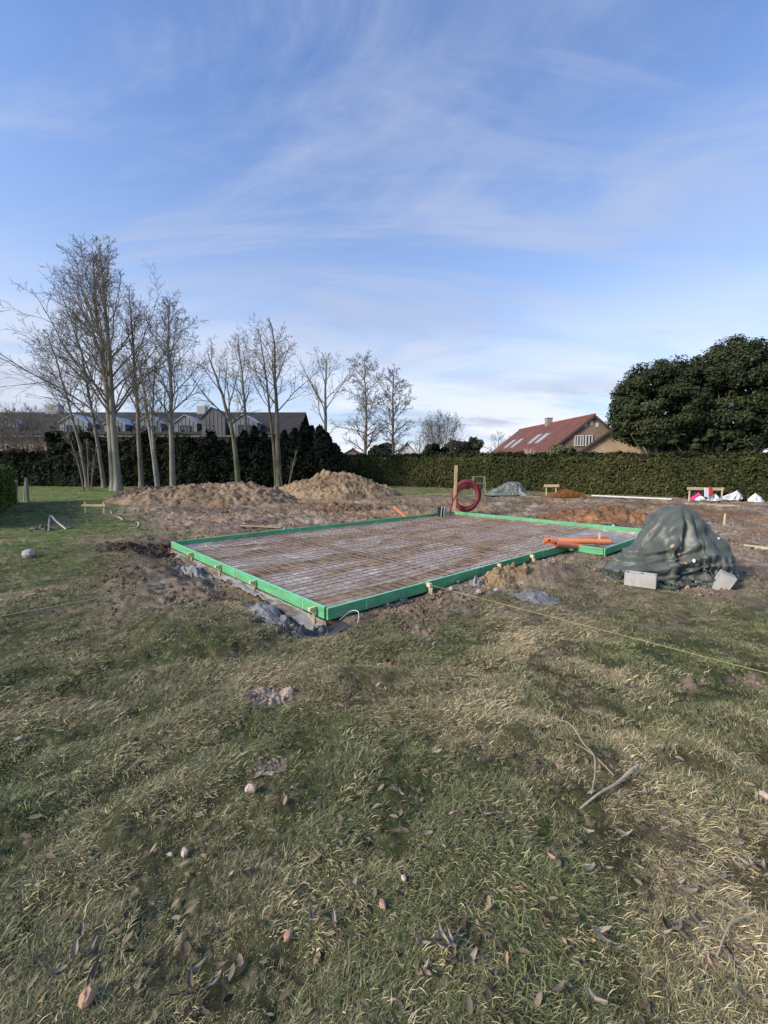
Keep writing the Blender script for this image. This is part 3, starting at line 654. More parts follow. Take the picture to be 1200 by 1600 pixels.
crumple('plastic_film', 752, 800, .5, .3, .14, M['plasticgrey'], 'small heap of grey film behind the back board beside the hose coil', 'plastic sheet', 0, 8, base=(*xy_of(4.45, 9.0), 0))
crumple('plastic_film', 975, 812, 1.0, .4, .17, M['blackfilm'], 'dark film on the orange brown spoil behind the back board near the tarpaulin', 'plastic sheet', SA + 1.57, 9, base=(*xy_of(.35, 9.15), 0))
crumple('plastic_film', 600, 935, .5, .14, .05, M['blackfilm'], 'strip of black film under the front board', 'plastic sheet', SA, 10, base=(*xy_of(-.12, .95), 0))
crumple('plastic_film', 836, 935, .55, .45, .05, M['plasticgrey'], 'flat grey film trodden into the mud in front of the orange pipes', 'plastic sheet', .4, 11)

# ------------------------------------------------------------------ spoil heaps
def heap(cx, cy, lx, ly, H, rotz, label, c1, c2, seed, n=150, ridge=.5, clod=.14):
    u = np.linspace(-1.15, 1.15, n); U, V = np.meshgrid(u, u, indexing='ij'); U = U.ravel(); V = V.ravel(); k = 40 + seed
    wob = (fbm(U + seed, V, 1.3, 4, k) - .5) * .55; r = np.sqrt(U * U + V * V) + wob
    prof = np.clip((1.0 - r) / .78, 0, 1) ** .9; prof = prof * (1.12 - .22 * prof) * (.70 + .60 * fbm(U * 1.3 + seed, V * 1.3, 1.9, 4, k + 1))
    x = U * lx / 2; y = V * ly / 2; fq = max(1.0, 2.2 / lx); bill = np.abs(2 * fbm(x, y, 1.8 * fq, 5, k + 2) - 1); b2 = np.abs(2 * fbm(x, y, 6.0 * fq, 4, k + 3, .62) - 1)
    z = H * prof + sstep(1.05, .7, r) * ((bill - .3) * clod * 1.9 + (b2 - .3) * clod * 1.25)
    c, s = math.cos(rotz), math.sin(rotz); X = cx + x * c - y * s; Y = cy + x * s + y * c; Z = ground_h(X, Y) + np.maximum(z, -.05) - .06 * sstep(.85, 1.1, r)
    F = gridF(n, n)[:, ::-1]; F = F[(r[F].min(1) < 1.08)]
    f = fbm(x, y, 2.6 * fq, 5, k + 4); g = fbm(x, y, .7, 3, k)
    col = lerp(c1, c2, sstep(.40, .62, f)); col = lerp(col, tuple(q * .5 for q in c1), sstep(.52, .68, g) * .6); col = lerp(col, (.06, .045, .034), sstep(.30, .12, bill) * 0 + sstep(.63, .75, fbm(x, y, 6, 3, k + 5)) * .6)
    return ntop('soil_heap', np.stack([X, Y, Z], 1), F, M['soil'], (cx, cy, float(base_z(cx, cy))), label, 'soil heap', 'heaps of dug soil', True, {'gc': col})
TAN1, TAN2 = (.30, .22, .135), (.19, .135, .085)
a = dep(525, 770, 23.6); heap(a[0], a[1], 7.4, 4.6, 1.20, .05, 'tallest sandy soil heap in front of the clipped hedge', TAN1, TAN2, 1)
a = dep(335, 780, 20.0); heap(a[0], a[1], 8.4, 4.4, .98, .10, 'long sandy soil heap in front of the dark conifers', (.28, .21, .14), TAN2, 2)
a = dep(232, 775, 20.5); heap(a[0], a[1], 3.6, 2.6, .68, .0, 'dark brown soil heap at the foot of the bare trees', (.17, .125, .09), (.11, .08, .058), 3, 110)
a = dep(950, 812, 13.4); heap(a[0], a[1], 4.3, 2.8, .38, -.1, 'orange brown clay heap behind the bright green back board', (.30, .165, .085), (.20, .11, .065), 4, 150, clod=.12)
a = dep(545, 790, 16.4); heap(a[0], a[1], 3.4, 1.5, .30, .35, 'low clod heap behind the far board of the formwork', (.26, .165, .10), (.17, .11, .075), 5, 110, clod=.10)
a = at(228, 858); heap(a[0], a[1], 1.5, 1.2, .20, .3, 'low dark clod heap beside the left formwork corner', (.10, .072, .052), (.065, .047, .036), 6, 110, clod=.09)
a = at(782, 908); heap(a[0], a[1] , .95, .55, .15, .5, 'small straw coloured soil mound against the front board', (.34, .25, .14), (.24, .17, .10), 7, 90, clod=.05)
a = at(425, 1083); heap(a[0], a[1], .46, .30, .026, .2, 'crumbly pale molehill in the near grass', (.34, .27, .215), (.23, .18, .14), 8, 90, clod=.018)
a = at(425, 1203); heap(a[0], a[1], .20, .15, .030, .2, 'single pale clod of earth in the near grass', (.33, .265, .215), (.22, .175, .14), 9, 60, clod=.014)

# ================================================================== TARPAULIN (position-based cloth draped over what it covers)
def drape(w, d, nu, nv, solids, rot=0.0, off=(0, 0), z0=1.35, steps=170, iters=7, pull=None, seed=0):
    """returns verts (nu*nv,3): sheet dropped on super-ellipsoids (cx,cy,cz,a,b,c,n) and on z=0"""
    r = np.random.default_rng(seed)
    u = np.linspace(-w / 2, w / 2, nu); v = np.linspace(-d / 2, d / 2, nv); U, Vv = np.meshgrid(u, v, indexing='ij')
    c, s = math.cos(rot), math.sin(rot)
    P = np.stack([U * c - Vv * s + off[0], U * s + Vv * c + off[1], np.full_like(U, z0) + .03 * fbm(U, Vv, 3, 3, seed) + r.normal(0, .004, U.shape)], -1)
    Q = P.copy(); du = u[1] - u[0]; dv = v[1] - v[0]; dd = math.hypot(du, dv)
    def sat(P, A, B, L, k):
        D = P[B] - P[A]; ln = np.sqrt((D * D).sum(-1, keepdims=True)) + 1e-9
        C = D * ((ln - L) / ln * .5 * k); P[A] += C; P[B] -= C
    groups = []
    for o in (0, 1):
        n = (nu - o) // 2; groups.append(((slice(o, o + 2 * n, 2), slice(None)), (slice(o + 1, o + 2 * n, 2), slice(None)), du, 1.0))
        n = (nv - o) // 2; groups.append(((slice(None), slice(o, o + 2 * n, 2)), (slice(None), slice(o + 1, o + 2 * n, 2)), dv, 1.0))
        n = (nu - o) // 2
        groups.append(((slice(o, o + 2 * n, 2), slice(0, nv - 1)), (slice(o + 1, o + 2 * n, 2), slice(1, nv)), dd, .55))
        groups.append(((slice(o, o + 2 * n, 2), slice(1, nv)), (slice(o + 1, o + 2 * n, 2), slice(0, nv - 1)), dd, .55))
    bend = [((slice(0, nu - 2), slice(None)), (slice(2, nu), slice(None)), 2 * du, .05), ((slice(None), slice(0, nv - 2)), (slice(None), slice(2, nv)), 2 * dv, .05)]
    for st in range(steps):
        vel = (P - Q) * .965; Q = P.copy(); P = P + vel; P[..., 2] -= .0021
        if pull is not None: P = pull(P, st / steps)
        for it in range(iters):
            for g in groups: sat(P, *g)
            if it == 0:
                for g in bend: sat(P, *g)
            for cx, cy, cz, a, b, cc, n in solids:
                X = np.abs((P[..., 0] - cx) / a); Y = np.abs((P[..., 1] - cy) / b); Z = np.abs((P[..., 2] - cz) / cc)
                f = (X ** n + Y ** n + Z ** n) ** (1 / n); m = f < 1
                if m.any():
                    k = 1 / np.maximum(f[m], .2)[:, None]; ctr = np.array([cx, cy, cz]); old = P[m]; new = ctr + (old - ctr) * k
                    P[m] = new; Q[m] = Q[m] + (new - Q[m]) * .45
            g0 = P[..., 2] < .012
            P[..., 2] = np.where(g0, .012, P[..., 2]); Q[g0] = P[g0] * .6 + Q[g0] * .4
    return P.reshape(-1, 3)
def thick(V, F, nu, nv, th=.004):
    """give a sheet real thickness: offset copy plus rim"""
    n = np.zeros_like(V); fn = np.cross(V[F[:, 1]] - V[F[:, 0]], V[F[:, 3]] - V[F[:, 0]])
    for i in range(4): np.add.at(n, F[:, i], fn)
    n /= np.linalg.norm(n, axis=1, keepdims=True) + 1e-9; k = len(V); V2 = np.concatenate([V, V - n * th])
    i = np.arange(nu * nv).reshape(nu, nv); loop = np.concatenate([i[:, 0], i[-1, 1:], i[-2::-1, -1], i[0, -2:0:-1]]); l2 = np.roll(loop, -1)
    return V2, np.concatenate([F, F[:, ::-1] + k, np.stack([loop, l2, l2 + k, loop + k], 1)])
NU, NV = 88, 80
def tuck(P, f):
    # the hem has been gathered in and weighted at the bottom
    if f < .35: return P
    r = np.hypot(P[..., 0], P[..., 1]); lim = .84 + .10 * np.sin(np.arctan2(P[..., 1], P[..., 0]) * 3 + .6)
    lim = np.where(P[..., 1] < -.2, lim * .86, lim); lim = np.where(P[..., 0] < -.45, 1.25, lim); k = np.where((P[..., 2] < .40) & (r > lim), 1 - .045 * np.minimum(1, (r - lim) * 3), 1.0)
    P[..., 0] *= k; P[..., 1] *= k; return P
TV = drape(3.15, 2.75, NU, NV, [(-.06, .04, .42, .40, .38, .61, 2.7), (.10, .0, .24, .56, .48, .46, 2.4), (-.60, -.12, .14, .42, .34, .24, 2.4)], .25, (-.12, -.02), 1.25, 190, 7, tuck, 3)
def upsample(V, nu, nv):
    A = V.reshape(nu, nv, 3)
    for ax in (0, 1):
        n = A.shape[ax]; t = np.linspace(0, n - 1, 2 * n - 1); i = np.clip(t.astype(int), 0, n - 2); f = t - i
        g = lambda k: np.take(A, np.clip(k, 0, n - 1), axis=ax); f = f.reshape((-1, 1, 1) if ax == 0 else (1, -1, 1)); p0, p1, p2, p3 = g(i - 1), g(i), g(i + 1), g(i + 2)
        A = .5 * (2 * p1 + (p2 - p0) * f + (2 * p0 - 5 * p1 + 4 * p2 - p3) * f ** 2 + (3 * p1 - p0 - 3 * p2 + p3) * f ** 3)
    return A.reshape(-1, 3), A.shape[0], A.shape[1]
def vnormals(V, F):
    n = np.zeros_like(V); f = np.cross(V[F[:, 1]] - V[F[:, 0]], V[F[:, 3]] - V[F[:, 0]])
    for i in range(4): np.add.at(n, F[:, i], f)
    return n / (np.linalg.norm(n, axis=1, keepdims=True) + 1e-9)
def ridge(n, p=1.6): return (1 - np.abs(2 * n - 1)) ** p
def folds(V, nu, nv, amp, seed, H=1.05):
    F = gridF(nu, nv); n = vnormals(V, F); n = np.where((n[:, 2:3] * 0 + np.sign((n * np.array([V[:, 0], V[:, 1], V[:, 2] - .3]).T).sum(1, keepdims=True))) < 0, -n, n)
    th = np.arctan2(V[:, 1], V[:, 0]); r = np.hypot(V[:, 0], V[:, 1]); z = V[:, 2] / H; side = sstep(.97, .70, z)
    tri = lambda x: np.abs(2 * (x - np.floor(x)) - 1); rr_ = np.random.default_rng(seed)
    def pleats(x, k, lo, hi):                      # irregular sharp crests with flat planes between
        w_ = rr_.uniform(.3, 2.2, 2 * k); xs = lo + (hi - lo) * np.concatenate([[0], np.cumsum(w_) / w_.sum()]); ys = np.where(np.arange(2 * k + 1) % 2 == 0, rr_.uniform(0, .25, 2 * k + 1), rr_.uniform(.45, 1, 2 * k + 1)); ys[-1] = ys[0]
        return np.interp(x, xs, ys)
    thw = th + .22 * (1 - z) * np.sin(th * 2 + .5); thw = (thw + math.pi) % (2 * math.pi) - math.pi
    grow_ = sstep(1.04, .72, z) * sstep(.02, .15, z); low = sstep(.52, .36, z) * sstep(.01, .08, z)
    pm = .35 + .65 * np.exp(-(((th + 2.0) / .62) ** 2)) + .4 * np.exp(-(((th - .9) / .8) ** 2)); lm = .25 + .75 * sstep(-.9, -1.9, th) + .3 * (th > 1.5); pl = .4 + (pleats(thw, 11, -math.pi, math.pi) - .4) * pm; zz1 = z + .11 * np.cos(th - 2.4) + .05 * np.sin(th * 2 + 1); sw = pleats(zz1, 6, -.15, .75); sw2 = pleats(z - .14 * np.cos(th + 1.9), 8, -.2, 1.2)
    fac = 0
    for i_, (kx, ky, kz) in enumerate(((1.1, .4, 1.3), (-.8, 1.2, .9), (.3, -1.4, 1.5), (1.5, .9, -.6), (-.2, .7, 2.1))): fac = fac + tri((V[:, 0] * kx + V[:, 1] * ky + V[:, 2] * kz) * 1.7 + i_ * .37)
    f2 = 0
    for i_ in range(6): k3 = rr_.normal(0, 3.2, 3); f2 = f2 + tri(V @ k3 + rr_.random())
    d = .018 * (f2 - 3) * sstep(.0, .1, z) + amp * (.80 * grow_ * (1 - .8 * low) * (pl - .4) + .85 * lm * low * (sw - .4) + .15 * grow_ * (sw2 - .4) + .10 * (fac - 2.5) * sstep(.0, .1, z))
    V = V + n * d[:, None]; V[:, 2] = np.maximum(V[:, 2], .012); return V
TV, NU, NV = upsample(TV, NU, NV); TV = folds(TV, NU, NV, .15, 4)
TF = gridF(NU, NV)
tz0 = gz(*TARP_C); TVw = TV + np.array([TARP_C[0], TARP_C[1], tz0])
V2, F2 = thick(TVw, TF, NU, NV)
tarp = thing('tarpaulin', 'grey green tarpaulin draped over a waist-high pile beside the formwork', 'tarpaulin', (TARP_C[0], TARP_C[1], tz0))
npart('sheet', V2, F2, M['tarp'], tarp, True)
def on_tarp(px, py):
    d = ray(px, py); d = d / np.linalg.norm(d); q = TVw - np.array([0, 0, CAMH]); a = q @ d; off = np.linalg.norm(q - a[:, None] * d, axis=1)
    ok = np.where(off < .035)[0]
    i = ok[np.argmin(a[ok])] if len(ok) else np.argmin(off)
    return TVw[i], i
fn = np.zeros_like(TVw); _f = np.cross(TVw[TF[:, 1]] - TVw[TF[:, 0]], TVw[TF[:, 3]] - TVw[TF[:, 0]])
for i in range(4): np.add.at(fn, TF[:, i], _f)
fn /= np.linalg.norm(fn, axis=1, keepdims=True) + 1e-9
for q, (px, py, r_, mm) in enumerate([(1051, 852, .026, 'tarpdirty'), (1067, 857, .022, 'tarpdirty'), (1063, 865, .02, 'leaftan'), (1073, 879, .022, 'leaftan'), (1088, 875, .026, 'white'), (1091, 885, .03, 'tarpdirty'), (1125, 839, .016, 'white')]):
    p, i = on_tarp(px, py); nn = fn[i] * (1 if fn[i] @ (np.array([0, 0, CAMH]) - p) > 0 else -1)
    x = np.cross(nn, (0, 0, 1)); x /= np.linalg.norm(x) + 1e-9; y = np.cross(nn, x); g = MB(); k = 9
    an = np.arange(k) / k * 6.283; rr = r_ * (1 + .35 * np.random.default_rng(q).normal(0, .6, k))
    ring = p + nn * .007 + rr[:, None] * (np.cos(an)[:, None] * x + np.sin(an)[:, None] * y)
    g.add(np.concatenate([ring, ring + nn * .004 + (p + nn * .007 - ring) * .15]), [tuple(range(k, 2 * k))] + [(j, (j + 1) % k, k + (j + 1) % k, k + j) for j in range(k)]); g.part('patch', M[mm], tarp)

# hollow concrete blocks
def block(loc, rot, label):
    L, W, Hh, t = .36, .175, .175, .03; g = MB()
    xs = [-L / 2, -L / 2 + t, -t / 2, t / 2, L / 2 - t, L / 2]; ys = [-W / 2, -W / 2 + t, W / 2 - t, W / 2]; V = []; F = []
    idx = {}
    def vid(i, j, k):
        if (i, j, k) not in idx: idx[(i, j, k)] = len(V); V.append((xs[i], ys[j], (0, Hh)[k]))
        return idx[(i, j, k)]
    solid = lambda i, j: 0 <= i < 5 and 0 <= j < 3 and not (j == 1 and i in (1, 3))
    for i in range(5):
        for j in range(3):
            if not solid(i, j): continue
            F.append((vid(i, j, 1), vid(i + 1, j, 1), vid(i + 1, j + 1, 1), vid(i, j + 1, 1))); F.append((vid(i, j + 1, 0), vid(i + 1, j + 1, 0), vid(i + 1, j, 0), vid(i, j, 0)))
            if not solid(i - 1, j): F.append((vid(i, j, 0), vid(i, j, 1), vid(i, j + 1, 1), vid(i, j + 1, 0)))
            if not solid(i + 1, j): F.append((vid(i + 1, j + 1, 0), vid(i + 1, j + 1, 1), vid(i + 1, j, 1), vid(i + 1, j, 0)))
            if not solid(i, j - 1): F.append((vid(i + 1, j, 0), vid(i + 1, j, 1), vid(i, j, 1), vid(i, j, 0)))
            if not solid(i, j + 1): F.append((vid(i, j + 1, 0), vid(i, j + 1, 1), vid(i + 1, j + 1, 1), vid(i + 1, j + 1, 0)))
    g.add(V, F); o = link('concrete_block', g.mesh('concrete_block', M['concrete']), None, tuple(map(float, loc)), rot); tag(o, label, 'concrete block', 'blocks weighing down the tarpaulin')
    md = o.modifiers.new('edge', 'BEVEL'); md.width = .004; md.segments = 1
p = at(1001, 915); block((p[0] - .02, p[1] - .02, gz(p[0], p[1] - .02) + .006), (0, 0, R_(-36)), 'hollow concrete block lying open side up in front of the tarpaulin')
p = at(1140, 917); block((p[0] + .0, p[1] + .02, gz(p[0], p[1]) + .01), (R_(14), R_(-66), R_(-44)), 'concrete block tipped on end against the right hem of the tarpaulin')

# ------------------------------------------------------------------ orange drain pipes
def drain(a, b, label, ro=.055, socket=0.0):
    g = MB(); g.pipe(a, b, ro, ro - .005, 22, socket); m = (np.asarray(a) + np.asarray(b)) / 2; m = np.array([m[0], m[1], min(a[2], b[2]) - ro])
    return g.top('drain_pipe', M['orange'], m, label, 'pipe', 'orange drain pipes', True)
a = SP(-.02, 5.02, ZT + .062); b = at(945, 857); b[2] = gz(b[0], b[1]) + .055; drain(a, b, 'orange plastic drain pipe nearest the viewer, its end in the mud')
a = SP(.17, 5.18, ZT + .062); b = at(945, 850) ; b[2] = .13; b2 = a + (b - a) * 1.0; drain(a, b2, 'orange plastic drain pipe in the middle of the three by the tarpaulin')
a = SP(.30, 5.22, ZT + .064); b = SP(-.60, 6.05, ZT + .06); drain(a, b, 'orange plastic drain pipe farthest back of the three, end on the board', .052)
c0 = SP(5.75, 6.75, .02); g_ = gz(c0[0], c0[1]); drain(np.array([c0[0] + .18, c0[1] - .05, g_ + .05]), np.array([c0[0] - .24, c0[1] + .10, g_ + .40]), 'short orange pipe stub sticking up behind the far board', .05)

# ------------------------------------------------------------------ post, hose coil, bucket at the far corner
pc = SP(SS + .10, ST + .14, 0); pz = gz(pc[0], pc[1])
ph = dep(716, 727, pc[1])[2]
g = MB(); g.beam((pc[0], pc[1], pz - .3), (pc[0] + .05, pc[1], ph), .095, .075, .004, (0, 1, 0)); g.top('wooden_post', M['wood'], (pc[0], pc[1], pz), 'pale square wooden post standing at the far corner of the formwork', 'post')
def coil():
    cc = dep(728, 775, 14.6); Ro = .43; pts = []; r = np.random.default_rng(4); nl = 14; per = 40
    tt = np.linspace(0, nl * 2 * math.pi, nl * per); i = tt / (2 * math.pi)
    ph_ = np.interp(i, np.arange(nl + 1), r.uniform(-.3, .3, nl + 1)); Rr = Ro * (1 + np.interp(i, np.arange(nl + 1), r.uniform(-.20, .06, nl + 1)))
    lat = np.interp(i, np.arange(nl + 1), r.uniform(-.13, .13, nl + 1)); dx_ = np.interp(i, np.arange(nl + 1), r.uniform(-.06, .06, nl + 1)); dz_ = np.interp(i, np.arange(nl + 1), r.uniform(-.10, .05, nl + 1))
    X = np.sin(tt + ph_) * Rr + dx_; Z = np.cos(tt + ph_) * Rr * 1.10 + dz_; Y = lat + np.sin(tt * 1.0 + 1) * .10
    ax = np.array([.93, -.36, 0]); ay = np.array([.36, .93, 0])
    P = cc + X[:, None] * ax + Y[:, None] * ay + Z[:, None] * np.array([0, 0, 1.])
    P[:, 2] = np.maximum(P[:, 2], ground_h(P[:, 0], P[:, 1]) + .03)
    k = 26; e = dep(703, 808, 13.3); st_ = P[-1]; tail = []
    for q in np.linspace(0, 1, k)[1:]:
        m1 = st_ + np.array([-.35, -.1, -.05]); m2 = e + np.array([-.02, 0, .55]); tail.append((1 - q) ** 3 * st_ + 3 * (1 - q) ** 2 * q * m1 + 3 * (1 - q) * q * q * m2 + q ** 3 * e)
    P = np.concatenate([P, tail]); g = MB(); g.tube(P, .029, 8)
    g.top('hose_coil', M['hose'], (cc[0], cc[1], gz(cc[0], cc[1])), 'coil of dark red flexible duct hung on the wooden post', 'hose', None, True)
coil()
bc = SP(SS - .22, ST - .02, .05); bc = dep(690, 797, 13.35); bz = .03
th = thing('bucket', 'black plastic bucket with pale straps at the far corner of the formwork', 'bucket', (bc[0], bc[1], bz))
g = MB(); g.lathe([(.10, 0), (.135, .28), (.145, .285), (.145, .30), (.128, .30), (.098, .02)], (bc[0], bc[1], bz), 18); g.part('body', M['black'], th, True)
g = MB()
for dx in (-.03, .06): g.tube([(bc[0] + dx, bc[1] - .115, bz + .02), (bc[0] + dx, bc[1] - .15, bz + .20), (bc[0] + dx + .02, bc[1] - .16, bz + .31), (bc[0] + dx + .03, bc[1] - .08, bz + .34)], .010, 6)
g.part('strap', M['white'], th)
crumple('plastic_film', 676, 797, .5, .35, .26, M['blackfilm'], 'dark grey film bundle left of the black bucket', 'plastic sheet', 0, 13, base=(*xy_of(SS + .28, ST - .52), 0))

# ------------------------------------------------------------------ batter boards, pegs, strings
def batter(pxs, pytop, pybase, Y, label, rail_h=.09, over=.35, mm='woodpale', tilt=0.0, up=0.0):
    L = dep(pxs[0], pytop, Y); Rr = dep(pxs[-1], pytop, Y); z0 = gz((L[0] + Rr[0]) / 2, Y)
    th = thing('batter_board', label, 'batter board', ((L[0] + Rr[0]) / 2, Y, z0), 'setting-out profile boards')
    g = MB(); g.beam((L[0] - over * .3, Y - .05, L[2] - rail_h / 2), (Rr[0] + over * .3, Y - .05 + tilt, Rr[2] - rail_h / 2 - tilt * .3), .028, rail_h); g.part('rail', M[mm], th)
    for x in np.linspace(L[0], Rr[0], len(pxs)) if len(pxs) == 2 else [dep(q, pytop, Y)[0] for q in pxs]:
        g = MB(); zt = np.interp(x, [L[0], Rr[0]], [L[2], Rr[2]]); g.beam((x, Y, gz(x, Y) - .25), (x, Y, zt - .012 + up), .045, .045, .003, (0, 1, 0)); g.part('peg', M[mm], th)
    return th
batter((133, 162), 788, 796, 14.6, 'low pale batter board on the green grass before the bare trees', .07, .3, up=.10)
batter((854, 869), 757, 768, 23.0, 'short pale batter board beside the rusty heap at the hedge', .14, .5)
batter((1078, 1129), 761, 780, 19.6, 'long pale batter board with the red and white barrier at the hedge', .13, .5, tilt=.12)
p = at(1131, 818); g = MB(); g.beam((p[0], p[1], p[2] - .2), (p[0] + .02, p[1], dep(1133, 803, p[1])[2]), .035, .035, .003, (0, 1, 0)); g.top('wooden_peg', M['woodpale'], (p[0], p[1], gz(p[0], p[1])), 'thin wooden peg in the mud behind the tarpaulin', 'peg')
p = SP(-.40, 6.05, 0); g = MB(); g.beam((p[0], p[1], -.2), (p[0] + .01, p[1], .34), .030, .030, .003, (0, 1, 0)); g.top('wooden_peg', M['woodpale'], (p[0], p[1], 0), 'thin wooden peg at the step in the formwork by the orange pipes', 'peg')
def cord(pts, r, m, label, name='builders_line', cat='string', sag=.0):
    pts = [np.array(q, float) for q in pts]; P = []
    for a, b in zip(pts[:-1], pts[1:]):
        for q in np.linspace(0, 1, 14)[:-1]: c = a + (b - a) * q; c[2] -= sag * 4 * q * (1 - q); P.append(c)
    P.append(pts[-1]); g = MB(); g.tube(P, r, 5); return g.top(name, m, P[0], label, cat, 'builder lines', True)
s0 = at(664, 912, .15); s1 = at(1200, 1052, .17); e1 = s1 + (s1 - s0) * .28
cord([s0, s1, e1], .0016, M['string'], 'taut yellow builder line running from the front board across the grass')
pg = MB(); pg.beam((e1[0], e1[1], -.2), (e1[0], e1[1], .32), .045, .045, .003, (0, 1, 0)); pg.top('wooden_peg', M['woodpale'], (e1[0], e1[1], 0), 'wooden peg holding the near end of the yellow line', 'peg')
s0 = at(352, 898, .10); s1 = at(0, 963, .10)
cord([s0, s1, s1 + (s1 - s0) * .3], .0020, M['stringpale'], 'pale yellow builder line crossing the grass left of the trench')
s0 = at(0, 838, .12); s1 = at(165, 790, .25); s1 = at(70, 832, .12); s2 = at(225, 815, .12)
cord([s0 - (s1 - s0) * .4, s1, s2], .004, M['stringpale'], 'faint pale line across the green grass at the left', sag=.01)
s0 = at(420, 858, .17); s1 = at(575, 896, .17)

# ------------------------------------------------------------------ things by the clipped hedge
tb = at(750, 768); Y = 24.0; zb = gz(7.0, Y)
th = thing('metal_trestle', 'grey metal builder trestle in front of the clipped hedge', 'trestle', (dep(750, 768, Y)[0], Y, zb))
L0, L1 = dep(739, 745, Y), dep(757, 744, Y); zt = L0[2]
def seg(a, b, w=.035): g = MB(); g.beam(a, b, w, w, .003, (0, 1, 0)); return g
for xx in (L0[0], L1[0]):
    for dy, nm in ((-.28, 'leg'), (.28, 'leg')): seg((xx + .0, Y + dy, gz(xx, Y + dy)), (xx, Y + dy * .45, zt)).part(nm, M['steel'], th)
    seg((xx, Y - .20, zb + .30), (xx, Y + .20, zb + .30)).part('stretcher', M['steel'], th)
seg((L0[0] - .03, Y - .12, zt), (L1[0] + .03, Y - .12, zt)).part('top_rail', M['steel'], th); seg((L0[0] - .03, Y + .12, zt), (L1[0] + .03, Y + .12, zt)).part('top_rail', M['steel'], th)
seg((L0[0], Y - .17, zb + .62), (L1[0], Y - .17, zb + .62), .03).part('cross_bar', M['steel'], th)
FV = drape(3.3, 2.6, 56, 46, [(.35, .0, .30, .62, .45, .42, 2.6), (-.45, .0, .12, .55, .4, .26, 2.4)], .1, (0, 0), .95, 110, 6, None, 9)
FV, fu, fv = upsample(FV, 56, 46); FV = folds(FV, fu, fv, .16, 9, .75); a = dep(792, 769, 23.6); ff = gridF(fu, fv); FVw = FV * np.array([.92, .8, 1.0]) + np.array([a[0], a[1], gz(a[0], a[1])]); V2, F2 = thick(FVw, ff, fu, fv, .006)
ntop('tarpaulin', V2, F2, M['tarpfar'], (a[0], a[1], gz(a[0], a[1])), 'grey green tarpaulin heaped over a low pile in front of the hedge', 'tarpaulin', None, True)
a, b = dep(925, 770.5, 22.6), dep(1050, 776, 20.2)
g = MB(); a[2] = gz(a[0], a[1]) + .05; b[2] = gz(b[0], b[1]) + .05; g.beam(a, b, .10, .07); g.top('long_plank', M['frame'], (a + b) / 2, 'long whitish plank lying at the foot of the hedge', 'plank')
def planks(px, py, Y, n, label, L=1.3, ang=.1, spread=.35, mm='woodpale', seed=0):
    r = np.random.default_rng(seed)
    for i in range(n):
        c = dep(px, py, Y); c[0] += r.uniform(-.3, .3); c[1] += (i - n / 2) * spread; q = ang + r.uniform(-.15, .15); d = np.array([math.cos(q), math.sin(q), 0]) * L / 2 * r.uniform(.8, 1.1)
        a, b = c - d, c + d; a[2] = gz(a[0], a[1]) + .03; b[2] = gz(b[0], b[1]) + .03; g = MB(); g.beam(a, b, .10, .028)
        g.top('loose_plank', M[mm], (a + b) / 2, label, 'plank', label if n > 1 else None)
planks(1113, 787, 18.3, 4, 'pale loose plank on the ground below the long batter board', 1.5, .05, .28, seed=1)
planks(690, 763, 23.5, 2, 'pale plank lying on the ground left of the wooden post', 1.3, .1, .3, 'stick', 2)
planks(835, 768, 22.6, 1, 'brownish plank beside the short batter board', 1.0, -.4, .3, 'wood', 3)
planks(395, 821, 11.4, 1, 'pinkish plank lying behind the far board of the formwork', 1.0, .05, .3, 'wood', 4)
planks(1192, 857, 8.3, 2, 'pale broken lath on the mud right of the tarpaulin', .5, -.35, .12, 'woodpale', 6)
def tangle(px, py, Y, w, hgt, m, name, label, cat, n=70, seed=0):
    r = np.random.default_rng(seed); c = dep(px, py, Y); z0 = gz(c[0], c[1]); P = []
    for i in range(n):
        a = r.normal(0, .3, 3) * np.array([w, w * .5, 0]); th_ = r.uniform(0, 6.28); L = r.uniform(.3, .9) * w
        q = np.linspace(-.5, .5, 6); zz_ = r.uniform(0, 1) * hgt * math.exp(-(a[0] / w) ** 2 * 4)
        P.append(np.stack([c[0] + a[0] + q * L * math.cos(th_), c[1] + a[1] + q * L * .6 * math.sin(th_), z0 + .02 + zz_ * (1 - 3.2 * q ** 2) + r.normal(0, .02, 6)], 1))
    V, F = tubes(np.array(P), np.full((n, 6), .012), 4); ntop(name, V, F, m, (c[0], c[1], z0), label, cat)
tangle(888, 770, 22.4, 1.5, .48, M['rust'], 'rusty_wire', 'heap of rusty orange wire offcuts in front of the hedge', 'wire', 130, 3)
